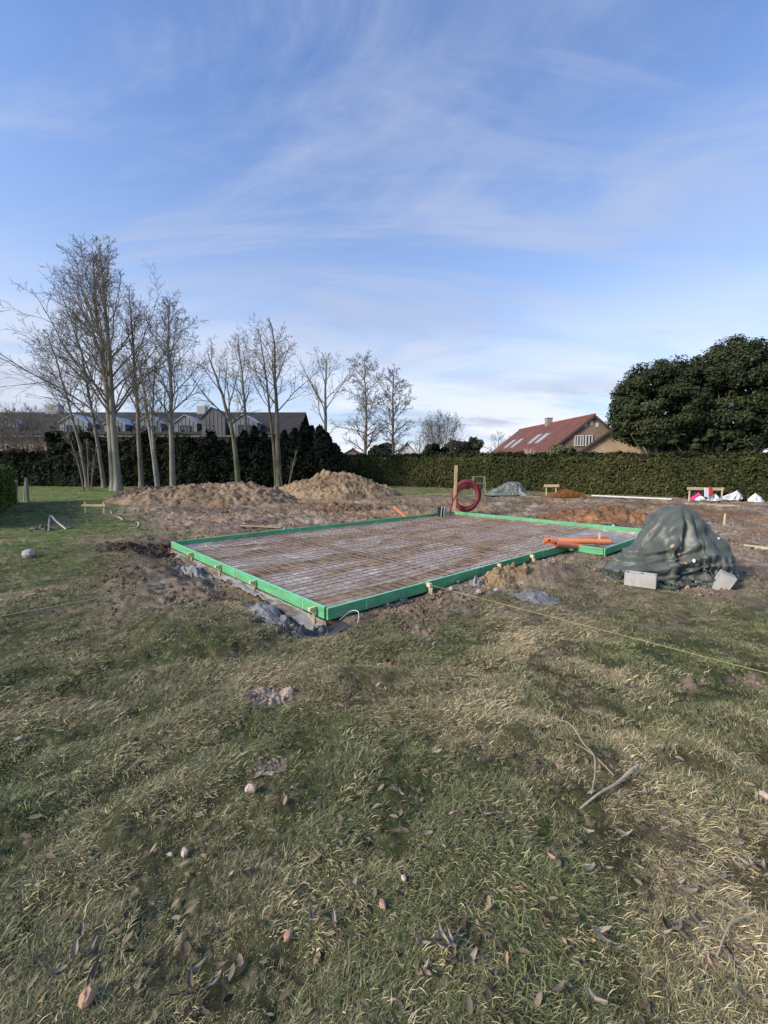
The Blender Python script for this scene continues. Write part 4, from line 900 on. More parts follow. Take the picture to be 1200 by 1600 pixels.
def sack(px0, px1, pyt, pyb, Y, m, label, peak, cat='bag', seed=0, name='plastic_sack'):
    Y = at((px0 + px1) / 2, pyb)[1]; a = dep(px0, pyb, Y); b = dep(px1, pyb, Y); t_ = dep((px0 + px1) / 2, pyt, Y); w = b[0] - a[0]; c = (a + b) / 2; z0 = gz(c[0], Y); H = t_[2] - z0; n = 40; m_ = 18
    hh, th_ = np.meshgrid(np.linspace(0, 1, m_), np.linspace(0, 2 * math.pi, n, endpoint=False), indexing='ij')
    rr = np.interp(hh, [0, .08, .35, .65, .9, 1], [.93, 1.0, .86, .58, .24, .06])
    q = ridge(fbm(np.cos(th_) * 1.4 + seed * 3, np.sin(th_) * 1.4 + hh * 1.1, 1.6, 3, seed), 1.5); q2 = ridge(fbm(np.cos(th_) * 2 - seed, np.sin(th_) * 2 + hh * 4, 2.2, 3, seed + 2), 1.4)
    rr = rr * (.60 + .62 * q + .24 * q2); V = np.stack([c[0] + rr * w / 2 * np.cos(th_) + peak * w * .5 * hh ** 1.2, Y + rr * w * .34 * np.sin(th_), z0 - .01 + H * hh * (1 + .10 * np.cos(th_ * 2 + seed) * hh)], -1).reshape(-1, 3)
    F = [(i * n + j, i * n + (j + 1) % n, i * n + n + (j + 1) % n, i * n + n + j) for i in range(m_ - 1) for j in range(n)] + [tuple(range((m_ - 1) * n, m_ * n))]
    g = MB(); g.add(V, F); g.top(name, m, (c[0], Y, z0), label, cat, None, True)
sack(1088, 1102, 775, 781, 18.9, M['white'], 'small white sack under the long batter board next to the pink one', .0, seed=1)
sack(1107, 1123, 772, 784, 18.6, M['white'], 'white sack under the right half of the long batter board', .1, seed=2)
sack(1080, 1096, 770, 779, 19.2, M['pink'], 'bright pink sack behind the long batter board', .35, seed=3)
sack(1129, 1153, 767, 782, 18.6, M['white'], 'pointed white bag standing right of the long batter board', .8, seed=4)
sack(1171, 1190, 771, 784, 18.5, M['white'], 'rounded white bag farthest right at the hedge', -.1, seed=5)
sack(1154, 1167, 760, 777, 19.0, M['black'], 'dark sack between the two white bags at the hedge', .0, seed=6)
Yb = 19.15; th = thing('barrier_panel', 'red and white barrier panel leaning on the long batter board', 'barrier', (dep(1107, 775, Yb)[0], Yb, gz(dep(1107, 775, Yb)[0], Yb)))
a, b = dep(1104, 777, Yb), dep(1104, 763, Yb + .2); g = MB(); g.beam(a, b, .20, .03, .004, (0, -1, 0)); g.part('panel', M['white'], th)
a, b = dep(1110.5, 775, Yb), dep(1110.5, 761, Yb + .2); g = MB(); g.beam(a, b, .18, .03, .004, (0, -1, 0)); g.part('panel', M['red'], th, label='red panel half')
def flexpipe(pix, r, m, label, h=.05, name='plastic_conduit', cat='conduit', zs=None):
    P = np.array([at(px, py) for px, py in pix]); zs = zs or [0.02] * len(P); P[:, 2] = [gz(q[0], q[1]) + z for q, z in zip(P, zs)]
    t = np.linspace(0, len(P) - 1, len(P) * 7); i = np.clip(t.astype(int), 0, len(P) - 2); f = (t - i)[:, None]
    p0 = P[np.maximum(i - 1, 0)]; p1 = P[i]; p2 = P[i + 1]; p3 = P[np.minimum(i + 2, len(P) - 1)]
    Cc = .5 * ((2 * p1) + (-p0 + p2) * f + (2 * p0 - 5 * p1 + 4 * p2 - p3) * f ** 2 + (-p0 + 3 * p1 - 3 * p2 + p3) * f ** 3)
    g = MB(); rr = np.asarray(r) if np.ndim(r) else np.full(len(Cc), r)
    if len(rr) != len(Cc): rr = np.interp(np.linspace(0, 1, len(Cc)), np.linspace(0, 1, len(rr)), rr)
    g.tube(Cc, rr, 7); return g.top(name, m, tuple(P[0]), label, cat, None, True)
flexpipe([(181, 796), (173, 800), (178, 806), (187, 809), (192, 813)], .018, M['woodpale'], 'cream conduit curling on the grass near the low batter board')
flexpipe([(202, 828), (214, 826), (217, 821), (215, 818)], .016, M['woodpale'], 'short cream conduit end on the grass left of the formwork')
flexpipe([(76, 831), (80, 822), (88, 826), (104, 828)], .026, M['plasticgrey'], 'grey flexible hose arching out of a hole in the grass', zs=[.02, .26, .22, .02])
crumple('plastic_film', 66, 828, .45, .3, .12, M['black'], 'black crumpled sheet standing in for the dark hole beside the grey arching hose', 'plastic sheet', 0, 15)  # no hole is dug here, its darkness is a black sheet on the grass
crumple('plastic_film', 634, 900, .26, .2, .13, M['plasticgrey'], 'crumpled grey plastic cup shape on the soil by the front board', 'plastic sheet', .3, 16, base=(*xy_of(-.28, 2.25), 0))

# ================================================================== VEGETATION
def kids(P, R, cnt, f0, f1, ang, lenf, n, up, wig, rr, r, tip=.15, az0=None):
    m, n0, _ = P.shape
    fr = f0 + (f1 - f0) * (np.arange(cnt)[None] + r.uniform(.1, .9, (m, cnt))) / cnt
    x = fr * (n0 - 1); i = np.clip(x.astype(int), 0, n0 - 2); f = (x - i)[..., None]; mi = np.arange(m)[:, None]
    pos = P[mi, i] * (1 - f) + P[mi, i + 1] * f; D = P[mi, i + 1] - P[mi, i]; D /= np.linalg.norm(D, axis=-1, keepdims=True) + 1e-9
    rad_ = R[mi, i] * (1 - f[..., 0]) + R[mi, i + 1] * f[..., 0]
    plen = np.linalg.norm(np.diff(P, axis=1), axis=2).sum(1)[:, None]
    ref = np.where(np.abs(D[..., 2:3]) > .8, np.array([1., 0, 0]), np.array([0, 0, 1.])); X = np.cross(D, np.broadcast_to(ref, D.shape)); X /= np.linalg.norm(X, axis=-1, keepdims=True) + 1e-9; Y = np.cross(D, X)
    az = np.arange(cnt)[None] * 2.399 + r.uniform(0, 6.28, (m, 1)) + r.normal(0, .4, (m, cnt)); an = np.clip(r.normal(ang, .13, (m, cnt)), .12, 1.6)
    d = np.cos(an)[..., None] * D + np.sin(an)[..., None] * (np.cos(az)[..., None] * X + np.sin(az)[..., None] * Y)
    L = lenf(fr) * plen * r.uniform(.7, 1.25, (m, cnt)); k = m * cnt
    d = d.reshape(k, 3); p = pos.reshape(k, 3); L = L.reshape(k, 1); out = [p]
    for j in range(n - 1):
        d = d + np.array([0, 0, up]) + r.normal(0, wig, (k, 3)); d /= np.linalg.norm(d, axis=1, keepdims=True); p = p + d * L / (n - 1); out.append(p)
    R2 = np.minimum(rr * rad_.reshape(k, 1), .02 + L * .03) * np.linspace(1, tip, n)[None]
    return np.stack(out, 1), np.maximum(R2, .0045)
def bare_tree(label, base, top, r0, seed, lean=0.0, bend=0.0, limbs=20, start=.3, ang=.6, llen=.45, up=.10, sub=(7, 5, 3), bark='bark', name='bare_tree', twig='twig', stems=None, cut=None, tw=1.0, group='bare winter trees', lens=(.42, .42, .5), shape=None):
    r = np.random.default_rng(seed); base = np.array(base, float); H = (top - base[2]) * .955; th = thing(name, label, 'tree', base, group)
    S = stems or [(0, 0, 1.0, 1.0, lean, 0)]; n = 18; Ps, Rs = [], []
    for ox, oy, hk, rk, ln, ly in S:
        q = np.linspace(0, 1, n); w = np.cumsum(r.normal(0, .010, (n, 2)), 0) * H * .5
        x = base[0] + ox + ln * H * q ** 1.55 + bend * H * np.sin(q * math.pi) + w[:, 0] * q; y = base[1] + oy + ly * H * q + w[:, 1] * q; z = base[2] - .15 + (H * hk + .15) * q
        Ps.append(np.stack([x, y, z], 1)); Rs.append(r0 * rk * (1 - q) ** .75 * (1 + .5 * np.exp(-q * 40)) + .012)
    P0 = np.array(Ps); R0 = np.array(Rs)
    P1, R1 = kids(P0, R0, limbs, start, .97, ang, lambda f: llen * ((1.03 - f) ** .62 * sstep(1.15, .80, f) if shape is None else np.sin(math.pi * np.clip(.16 + .80 * (f - start) / (1 - start), 0, 1)) ** .7), 10, up, .085, .40, r)
    P2, R2 = kids(P1, R1, sub[0], .18, .98, .62, lambda f: lens[0] * (1.1 - .6 * f), 6, up * .8, .10, .6, r)
    P3, R3 = kids(P2, R2, sub[1], .15, .98, .65, lambda f: lens[1] * (1.1 - .5 * f), 4, up * .6, .13, .65, r)
    V0, F0 = tubes(P0, R0, 10); V1, F1 = tubes(P1, R1, 6); npart('trunk', np.concatenate([V0, V1]), np.concatenate([F0, F1 + len(V0)]), M[bark], th, True)
    Vs, Fs, o = [], [], 0
    lv = [(P2, R2, 4), (P3, np.maximum(R3, 0.0075 * tw), 3)]
    if sub[2]:
        P4, R4 = kids(P3, R3, sub[2], .2, 1.0, .6, lambda f: lens[2] * (1.1 - .4 * f), 3, up * .4, .14, .7, r); lv.append((P4, np.maximum(R4, .0066 * tw), 3))
    for P, Rr, k in lv:
        V, F = tubes(P, Rr, k); Vs.append(V); Fs.append(F + o); o += len(V)
    npart('crown', np.concatenate(Vs), np.concatenate(Fs), M[twig], th); return th
def zpx(py, Y): return dep(600, py, Y)[2]
def bt(px, py, Y, top, **k):
    b = dep(px, py, Y); b[2] = gz(b[0], b[1]); return dict(base=b, top=zpx(top, Y), **k)
bare_tree('tallest bare tree, twin pale trunks from one foot, far left group', **bt(182, 768, 26, 357, r0=.215, seed=1, limbs=26, start=.28, ang=.66, llen=.52, up=.022, sub=(9, 6, 3), bark='barkpale', stems=[(-.12, 0, .95, 1.0, -.03, 0), (.16, -.05, .97, .92, .012, 0)]))
bare_tree('slim bare tree leaning out left of the twin trunked one', **bt(163, 758, 28.5, 470, r0=.13, seed=2, lean=-.12, bend=-.01, limbs=26, start=.34, ang=.62, llen=.40, up=.03, sub=(8, 5, 3), twig='twigfar'))
bare_tree('thin bare tree leaning left at the left end of the group, over the bare shrubs', **bt(136, 757, 29.5, 500, r0=.11, seed=3, lean=-.20, limbs=22, start=.38, ang=.6, llen=.38, up=.03, sub=(8, 5, 3), twig='twigfar'))
bare_tree('straight dark bare tree just right of the twin trunks', **bt(221, 757, 28, 430, r0=.15, seed=4, lean=.02, limbs=26, start=.36, ang=.5, llen=.30, up=.03, sub=(7, 5, 2)))
bare_tree('forked bare tree with a trunk slanting left above the brown heap', **bt(247, 758, 24.5, 520, r0=.13, seed=5, lean=-.05, bend=-.015, limbs=14, start=.36, ang=.36, llen=.50, up=.03, sub=(6, 4, 2), bark='barkpale', stems=[(0, 0, .95, 1, -.06, 0), (.02, .02, .9, .75, .015, 0)]))
bare_tree('straight pale bare tree right of the slanting one, broad crown', **bt(270, 756, 25.5, 446, r0=.16, seed=6, limbs=28, start=.32, ang=.66, llen=.44, up=.03, sub=(8, 6, 3), bark='barkpale', lean=.01))
bare_tree('mossy bare tree with a bent trunk and a stubby sawn top', **bt(372, 752, 24.5, 538, r0=.155, seed=7, lean=-.12, bend=.01, limbs=10, start=.38, ang=.6, llen=.62, up=.04, sub=(7, 4, 2), bark='barkgreen'))
bare_tree('slender bare tree rising behind the conifers, second from the bent one', **bt(388, 735, 32, 510, r0=.15, seed=8, limbs=16, start=.45, ang=.62, llen=.40, up=.04, sub=(7, 4, 2)))
bare_tree('tall bare tree with two close stems before the pointed conifers', **bt(436, 752, 26.5, 490, r0=.17, seed=9, limbs=14, start=.46, ang=.68, llen=.50, up=.03, sub=(8, 5, 2), stems=[(0, 0, 1.0, 1.0, .004, 0), (-.22, .1, .95, .6, -.05, 0)], bark='barkgreen'))
bare_tree('vase shaped bare tree with ascending limbs above the conifer row end', **bt(508, 735, 33, 545, r0=.18, seed=10, lean=.05, limbs=11, start=.45, ang=.80, llen=.62, up=.05, sub=(8, 5, 2), cut=.7))
bare_tree('straight bare tree with drooping fine twigs, left one of the pair behind the hedge', **bt(570, 735, 37, 548, r0=.17, seed=11, limbs=40, start=.20, ang=.95, llen=.24, up=.0, tw=1.35, sub=(8, 6, 3), twig='twigfar', lens=(.42, .42, .5), shape='round'))
bare_tree('straight bare tree with drooping fine twigs, right one of the pair behind the hedge', **bt(614, 735, 38, 570, r0=.165, seed=12, limbs=38, start=.18, ang=.92, llen=.24, up=.0, tw=1.35, sub=(8, 6, 3), twig='twigfar', lens=(.42, .42, .5), shape='round'))
bare_tree('bushy bare tree of thin upright stems behind the middle of the hedge', **bt(688, 735, 46, 640, r0=.075, seed=13, limbs=16, start=.12, ang=.38, llen=.7, up=.05, sub=(7, 5, 2), twig='twigfar', bark='twigfar', stems=[(q, 0, .95 - abs(q) * .12, .8, q * .16, 0) for q in (-1.0, -.5, -.1, .3, .8)], tw=1.2))
bare_tree('low leafless shrub tree far behind the hedge between the pair and the bushy one', **bt(655, 735, 55, 678, r0=.10, seed=14, limbs=14, start=.2, ang=.6, llen=.6, up=.02, sub=(6, 4, 0), twig='twigfar', tw=2.0))
bare_tree('faint bare tree far away left of the red roofed house', **bt(778, 735, 75, 672, r0=.14, seed=15, limbs=18, start=.2, ang=.8, llen=.6, up=.02, sub=(7, 5, 0), twig='twigfar', bark='twigfar', tw=2.2))
bare_tree('leafless shrub in front of the cream wall, leftmost', **bt(15, 735, 33, 625, r0=.06, seed=16, limbs=14, start=.1, ang=.75, llen=.66, up=.02, sub=(8, 6, 0), name='bare_shrub', tw=1.2, stems=[(q, 0, .95, .8, q * .18, 0) for q in (-1.0, -.3, .4, 1.1)], group='leafless shrubs'))
bare_tree('leafless shrub in front of the cream wall with the small window', **bt(62, 735, 32, 632, r0=.06, seed=17, limbs=14, start=.1, ang=.75, llen=.66, up=.02, sub=(8, 6, 0), name='bare_shrub', tw=1.2, stems=[(q, 0, .95, .8, q * .18, 0) for q in (-.8, -.1, .6)], group='leafless shrubs'))
bare_tree('thin leafless sapling stems at the foot of the left group', **bt(136, 762, 25.5, 672, r0=.045, seed=18, limbs=8, start=.3, ang=.35, llen=.45, up=.05, sub=(4, 3, 0), name='sapling', stems=[(-.2, 0, 1, 1, -.25, 0), (.1, 0, .9, .8, .06, 0), (.25, 0, .8, .7, .18, 0)], group='saplings'))
bare_tree('thin leafless sapling growing by the foot of the two stemmed tree', **bt(450, 752, 25.5, 700, r0=.03, seed=19, limbs=8, start=.3, ang=.35, llen=.45, up=.05, sub=(4, 3, 0), name='sapling', stems=[(0, 0, 1, 1, .25, 0), (-.3, 0, .9, .8, -.2, 0)], group='saplings'))

def leaves(C, size, nrm, r, aspect=1.6, jit=.9):
    """one bent quad per point, facing roughly along nrm"""
    n = len(C); d = nrm + r.normal(0, jit, (n, 3)); d /= np.linalg.norm(d, axis=1, keepdims=True) + 1e-9
    t = np.cross(d, r.normal(0, 1, (n, 3))); t /= np.linalg.norm(t, axis=1, keepdims=True) + 1e-9; b = np.cross(d, t); s = np.asarray(size).reshape(-1, 1) / 2
    V = np.stack([C - t * s * aspect, C + b * s + d * s * .25, C + t * s * aspect, C - b * s + d * s * .25], 1).reshape(-1, 3)
    return V, np.arange(n * 4).reshape(-1, 4)
def hedge(label, a, b, w, hgt, n, m, leaf=.11, seed=0, topcol=None, wave=.06, dropz=0, rag=.10, core='hedgecore'):
    r = np.random.default_rng(seed); a = np.array(a, float); b = np.array(b, float); L = np.linalg.norm(b - a); d = (b - a) / L; q = np.array([d[1], -d[0]])
    th = thing('hedge', label, 'hedge', ((a + b)[0] / 2, (a + b)[1] / 2, gz(*(a + b) / 2)))
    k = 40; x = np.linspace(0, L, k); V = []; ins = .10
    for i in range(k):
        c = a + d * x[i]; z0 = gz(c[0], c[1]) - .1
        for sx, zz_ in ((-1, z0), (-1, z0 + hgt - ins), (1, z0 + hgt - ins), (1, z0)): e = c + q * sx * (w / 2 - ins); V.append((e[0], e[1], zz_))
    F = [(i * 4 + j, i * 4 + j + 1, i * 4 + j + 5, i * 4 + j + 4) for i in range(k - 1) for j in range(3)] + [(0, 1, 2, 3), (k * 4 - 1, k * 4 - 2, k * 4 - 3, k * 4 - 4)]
    g = MB(); g.add(V, F); g.part('dark_core', M[core], th)  # plain dark box filling the hedge behind its leaves, no twigs modelled
    per = hgt * 2 + w; u = r.uniform(0, L, n); p = r.uniform(0, per, n); side = np.where(p < hgt, 1, np.where(p < hgt + w, 0, -1))
    h = np.where(side == 1, p, np.where(side == 0, hgt, per - p)); off = np.where(side == 1, w / 2, np.where(side == 0, (p - hgt) - w / 2, -w / 2))
    bul = (fbm(u, h * side + 7 * side, 1.1, 4, seed) - .5) * wave * 2.5 + r.normal(0, .035, n)
    edge = sstep(hgt - .22, hgt, h) * (side != 0); off = off + side * (bul - edge * .10); h = h + (side == 0) * (bul - .05 * (np.abs(off) > w / 2 - .15)) + (side == 0) * np.abs(r.normal(0, .05, n)) 
    ends = r.random(n) < (w / (w + L)); u = np.where(ends & (r.random(n) < .5), np.where(r.random(n) < .5, 0, L), u)
    off = np.where((u <= 0) | (u >= L), r.uniform(-w / 2, w / 2, n), off)
    c = a + d * u[:, None] + q * off[:, None]; z = base_z(c[:, 0], c[:, 1]) + h * (1 + (fbm(u, u * 0, .9, 4, seed + 2) - .5) * rag) + (side == 0) * np.abs(r.normal(0, rag * .5, n)) * (r.random(n) < .3)
    nr = np.stack([q[0] * side, q[1] * side, (side == 0) * 1.0 + .25], 1); V, F = leaves(np.stack([c[:, 0], c[:, 1], z], 1), leaf * r.uniform(.6, 1.3, n), nr, r, 1.7, .6)
    npart('foliage', V, F, M[m], th); return th
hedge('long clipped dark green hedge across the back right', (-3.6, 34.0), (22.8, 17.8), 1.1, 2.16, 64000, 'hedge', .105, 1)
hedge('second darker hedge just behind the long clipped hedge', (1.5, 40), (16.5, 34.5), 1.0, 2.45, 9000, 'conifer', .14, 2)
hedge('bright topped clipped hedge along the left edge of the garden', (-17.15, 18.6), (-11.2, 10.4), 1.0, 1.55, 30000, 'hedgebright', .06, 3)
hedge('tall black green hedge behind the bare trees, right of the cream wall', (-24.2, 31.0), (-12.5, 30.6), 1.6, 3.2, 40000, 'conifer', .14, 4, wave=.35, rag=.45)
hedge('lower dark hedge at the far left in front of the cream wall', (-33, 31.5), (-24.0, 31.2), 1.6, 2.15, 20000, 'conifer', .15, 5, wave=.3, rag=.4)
def conifer(px, top, Y, w, seed, label, mt='conifer'):
    r = np.random.default_rng(seed); b = dep(px, 740, Y); b[2] = gz(b[0], b[1]); H = zpx(top, Y) - b[2]; th = thing('conifer_tree', label, 'tree', b, 'dark conifers in a row')
    g = MB(); g.tube([(b[0], b[1], b[2] - .1), (b[0] + .03, b[1], b[2] + H * .5), (b[0], b[1], b[2] + H * .97)], [.14, .09, .01], 7); g.part('trunk', M['bark'], th, True)
    nb = 150; hh = 1 - r.random(nb) ** .8 * .98; hh = 1 - (np.arange(nb) + .5) / nb; C = []; Nn = []
    for q in hh:
        a_ = r.uniform(0, 6.28); R0 = w / 2 * min(1.0, 1.15 * (1 - q)) * r.uniform(.7, 1.15) + .04; m = 46; s = r.random(m) ** .6
        tip = np.array([math.cos(a_), math.sin(a_), .42 + .5 * q]); P = np.array([0, 0, q * H * .93]) + tip * s[:, None] * R0 + r.normal(0, .16, (m, 3)) * (1.05 - .85 * q);  P[:, 2] += 0; C.append(P); Nn.append(np.tile(tip, (m, 1)))
    C = np.concatenate(C) + b; V, F = leaves(C, .13 * r.uniform(.5, 1.3, len(C)), np.concatenate(Nn), r, 2.0, .7); npart('crown', V, F, M[mt], th)
ctops = [(318, 690), (334, 676), (350, 684), (366, 678), (384, 668), (400, 660), (415, 672), (430, 676), (446, 668), (462, 664), (476, 654), (488, 660), (501, 660), (512, 672), (523, 690)]
for i, (px, tp) in enumerate(ctops):
    pos = ['leftmost dark conifer, beside the tall black green hedge'] + ['dark pointed conifer number %s from the left in the row behind the sandy heaps' % w for w in ('two', 'three', 'four', 'five', 'six', 'seven', 'eight', 'nine', 'ten', 'eleven', 'twelve', 'thirteen', 'fourteen')] + ['rightmost dark conifer, where the clipped hedge starts']
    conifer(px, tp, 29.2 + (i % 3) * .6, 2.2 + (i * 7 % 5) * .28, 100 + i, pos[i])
def broadleaf(label, px, Y, cpx, cpy, wpx, hpx, seed, nl, depth=.8, clumps=95, m='oak', leaf=.112, trunk=True, group='evergreen trees', name='evergreen_tree', cat='tree'):
    r = np.random.default_rng(seed); b = dep(px, 740, Y); b[2] = gz(b[0], b[1]); c = dep(cpx, cpy, Y); a = wpx / 2 / FPX * Y; hz = hpx / 2 / FPX * Y; ay = a * depth; th = thing(name, label, cat, b, group)
    g = MB(); Pt = [(b[0], b[1], b[2] - .2), (b[0] + .1, b[1], b[2] + .9), (c[0], c[1], c[2])]; g.tube(Pt, [max(.05, a * .075), a * .065, .05], 9)
    cc = r.normal(0, 1, (clumps, 3)); cc /= np.linalg.norm(cc, axis=1, keepdims=True); cc *= (.45 + .62 * r.random((clumps, 1)) ** .5); cc[:, 2] = np.where(cc[:, 2] < -.75, -.75, cc[:, 2]); C = c + cc * np.array([a, ay, hz]) * .86
    for q in C[::12]: m_ = (np.array(Pt[1]) + q) / 2 + np.array([0, 0, -.15]); g.tube([Pt[1], m_, q], [a * .03, a * .018, .012], 5)
    g.part('trunk', M['bark'], th, True)
    per = nl // clumps; rs = min(a, hz) * (r.uniform(.09, .21, clumps) if clumps > 60 else r.uniform(.3, .5, clumps)); Q = r.normal(0, 1, (clumps, per, 3)); Q /= np.linalg.norm(Q, axis=2, keepdims=True); rr = r.random((clumps, per, 1)) ** .45
    Pp = C[:, None] + Q * rr * rs[:, None, None] * np.array([1.1, 1.1, .8]); nn = Q * .7 + (cc[:, None] * .5) + np.array([0, 0, .45]); V, F = leaves(Pp.reshape(-1, 3), leaf * r.uniform(.6, 1.25, clumps * per), nn.reshape(-1, 3), r, 1.5, .45)
    npart('crown', V, F, M[m], th); return th
broadleaf('left dome shaped evergreen tree over the hedge at right', 1030, 27.5, 1032, 638, 150, 156, 31, 82000, .85, 330)
broadleaf('right taller evergreen tree cut by the picture edge', 1150, 27.0, 1152, 628, 196, 198, 32, 96000, .8, 360)
broadleaf('low spreading evergreen bough mass under the two big evergreens', 1095, 26.5, 1100, 684, 176, 56, 33, 26000, .5, 140)
broadleaf('rounded grey green bush behind the hedge in front of the far house', 738, 48, 738, 700, 32, 30, 34, 5000, .8, 26, 'shrub', .22, name='bush', cat='bush', group='garden bushes')
broadleaf('flat topped grey green bush left of the rounded one', 714, 49, 712, 700, 34, 22, 35, 5000, .8, 26, 'shrub', .22, name='bush', cat='bush', group='garden bushes')
broadleaf('dark low conifer bush under the bushy bare tree', 684, 44, 683, 704, 40, 22, 36, 5000, .8, 26, 'conifer', .2, name='bush', cat='bush', group='garden bushes')
broadleaf('olive green bush next to the brick gable, behind the hedge', 874, 31, 874, 706, 42, 22, 37, 5000, .8, 30, 'shrub', .16, name='bush', cat='bush', group='garden bushes')
broadleaf('dark bush behind the hedge under the pair of drooping trees', 596, 40, 596, 706, 40, 26, 38, 5000, .8, 30, 'conifer', .2, name='bush', cat='bush', group='garden bushes')
for i, (px, tp, w_) in enumerate([(822, 702, .55), (832, 706, .4), (862, 704, .5)]):
    Y = 31; b = dep(px, 740, Y); b[2] = gz(b[0], b[1]); H = zpx(tp, Y) - b[2]; r = np.random.default_rng(60 + i); n = 46; P = []
    for k in range(n):
        t = np.linspace(0, 1, 7); az = r.uniform(0, 6.28); sp = r.uniform(.1, 1) * w_; P.append(np.stack([b[0] + np.cos(az) * sp * t ** 1.6, b[1] + np.sin(az) * sp * t ** 1.6, b[2] + H * t * r.uniform(.75, 1.05)], 1))
    rad_ = np.interp(np.linspace(0, 1, 7), [0, .6, .8, .95, 1], [.006, .006, .035, .03, .004]); V, F = tubes(np.array(P), np.tile(rad_, (n, 1)), 5)
    ntop('pampas_grass', V, F, M['pampas'], b, ['pale pampas plumes behind the hedge, leftmost clump', 'pale pampas plumes behind the hedge, middle clump', 'pale pampas plumes behind the hedge by the olive bush'][i], 'pampas grass', 'pampas clumps')
# weathered posts at the end of the left hedge
for i, (px, pt, pb, Y, ln) in enumerate([(42, 746, 776, 19.5, -.02), (38, 752, 776, 19.9, .03), (22, 750, 778, 19.0, .06)]):
    p = dep(px, pb, Y); p[2] = gz(p[0], p[1]); q = dep(px + ln * 60, pt, Y); g = MB(); g.tube([p - np.array([0, 0, .2]), (p + q) / 2 + np.array([.02, 0, 0]), q], [.075, .065, .05], 8)
    g.top('weathered_post', M['barkpale'], p, ['tall weathered grey stump post near the left hedge', 'shorter weathered grey post touching the tall stump', 'leaning weathered grey post against the left hedge end'][i], 'post', 'weathered posts', True)
flexpipe([(203, 757), (206, 749), (212, 747), (217, 751)], .03, M['stick'], 'bent dead branch arching behind the brown heap', name='dead_branch', cat='branch', zs=[.05, .5, .55, .3])

# ================================================================== BUILDINGS
def poly(name, polys, m, parent, uv=None):
    V = []; F = []; UV = []
    for P, U in polys:
        k = len(V); V += [tuple(np.asarray(p, float) - org(parent)) for p in P]; F.append(tuple(range(k, k + len(P)))); UV += U
    me = bpy.data.meshes.new(name); me.from_pydata(V, [], F); me.materials.append(m); ul = me.uv_layers.new(name='UVMap')
    for i, l in enumerate(me.loops): ul.data[i].uv = UV[l.vertex_index]
    o = link(name, me, parent); ORG[o.name] = org(parent); return o
def slabroof(name, a, b, c, d, th_, m, parent):
    """roof slope: a,b along the eaves, c,d along the ridge (b under c)"""
    a, b, c, d = (np.asarray(q, float) for q in (a, b, c, d)); L = np.linalg.norm(b - a); S = np.linalg.norm(c - b); n = np.cross(b - a, c - b); n /= np.linalg.norm(n); n = n if n[2] > 0 else -n; k = n * th_
    u = [(0, 0), (L, 0), (L, S), (0, S)]; P = [([a + k, b + k, c + k, d + k], u), ([d, c, b, a], u), ([a, b, b + k, a + k], u), ([b, c, c + k, b + k], u), ([c, d, d + k, c + k], u), ([d, a, a + k, d + k], u)]
    return poly(name, P, m, parent)
def gable_house(label, apex, xl, xr, ze, yn, yf, wall, roof, group=None, over=.15, thin=.12, skew=0.0):
    """ridge runs away from the viewer; gable faces the viewer"""
    ax, az = apex; z0 = gz(ax, yn) - .3; th = thing('house', label, 'house', (ax, yn, z0), group)
    P = [((xl, yn, z0), (xr, yn, z0), (xr, yn, ze), (ax, yn, az), (xl, yn, ze))]
    pl = [(q, [(p[0] - xl, p[2]) for p in q]) for q in P]; P2 = [(x + skew * (yf - yn), yf, z) for x, y, z in P[0]][::-1]; pl.append((P2, [(p[0] - xl, p[2]) for p in P2]))
    for x in (xl, xr): k_ = skew * (yf - yn); q = [(x, yn, z0), (x + k_, yf, z0), (x + k_, yf, ze), (x, yn, ze)]; pl.append((q if x == xr else q[::-1], [(p[1], p[2]) for p in (q if x == xr else q[::-1])]))
    poly('wall', pl, wall, th); sl = lambda x: az - (az - ze) * abs(x - ax) / abs(xl - ax)
    for x in (xl - .25, xr + .25):
        zz_ = sl(x) if x < ax else az - (az - ze) * (x - ax) / (xr - ax)
        o = slabroof('roof', (x, yn - over, zz_), (x + k_, yf + over, zz_), (ax + k_, yf + over, az + .01), (ax, yn - over, az + .01), thin, roof, th)
    g = MB(); g.tube([(ax, yn - over - .02, az + thin * 1.15), (ax + k_, yf + over, az + thin * 1.15)], .11, 8); g.part('ridge_tiles', M['tileridge'] if 'tileridge' in M else M['verge'], th)
    return th, sl
M['tileridge'] = mat('tileridge', (.26, .085, .055), (.20, .065, .045), 3, .85)
Yn, Yf = 38.0, 52.0; ax = dep(928, 650, Yn)[0]; az = zpx(650.5, Yn); xl = dep(860, 700, Yn)[0]; ze = zpx(704, Yn); xr = 2 * ax - xl
SKA = -.15; hA, sl = gable_house('brown brick house with a red tiled roof and skylights', (ax, az), xl, xr, ze, Yn, Yf, M['brickgrey'], M['tile'], skew=SKA)
def slope_rect(th, x0, x1, y0, y1, sl, m, name, parent, dz):
    P = [np.array([x + SKA * (y - 38.0), y, sl(x) + dz]) for x, y in ((x0, y0), (x1, y0), (x1, y1), (x0, y1))]; return slabroof(name, P[0], P[3], P[2], P[1], .05, m, parent)
for (px, py, Y) in ((797, 693, 49.2), (808, 690.5, 47.4), (836, 687, 44.0), (848, 684, 42.4)):
    p = dep(px, py, Y); x = np.clip(p[0] - SKA * (Y - 38.0), xl + .7, ax - 1.0)
    f = slope_rect(hA, x - .62, x + .62, Y - .42, Y + .42, sl, M['lead'], 'skylight', hA, .125); slope_rect(hA, x - .52, x + .52, Y - .33, Y + .33, sl, M['zinclight'], 'pane', f, .185)
cy_ = 45.5; g = MB(); g.box((ax + SKA * (cy_ - 38), cy_, az + .25), (.62, .6, .9), None, .02); c_ = g.part('chimney', M['lead'], hA); g = MB(); g.box((ax + SKA * (cy_ - 38), cy_, az + .735), (.72, .7, .08), None, .02); g.part('chimney_cap', M['concrete'], c_)
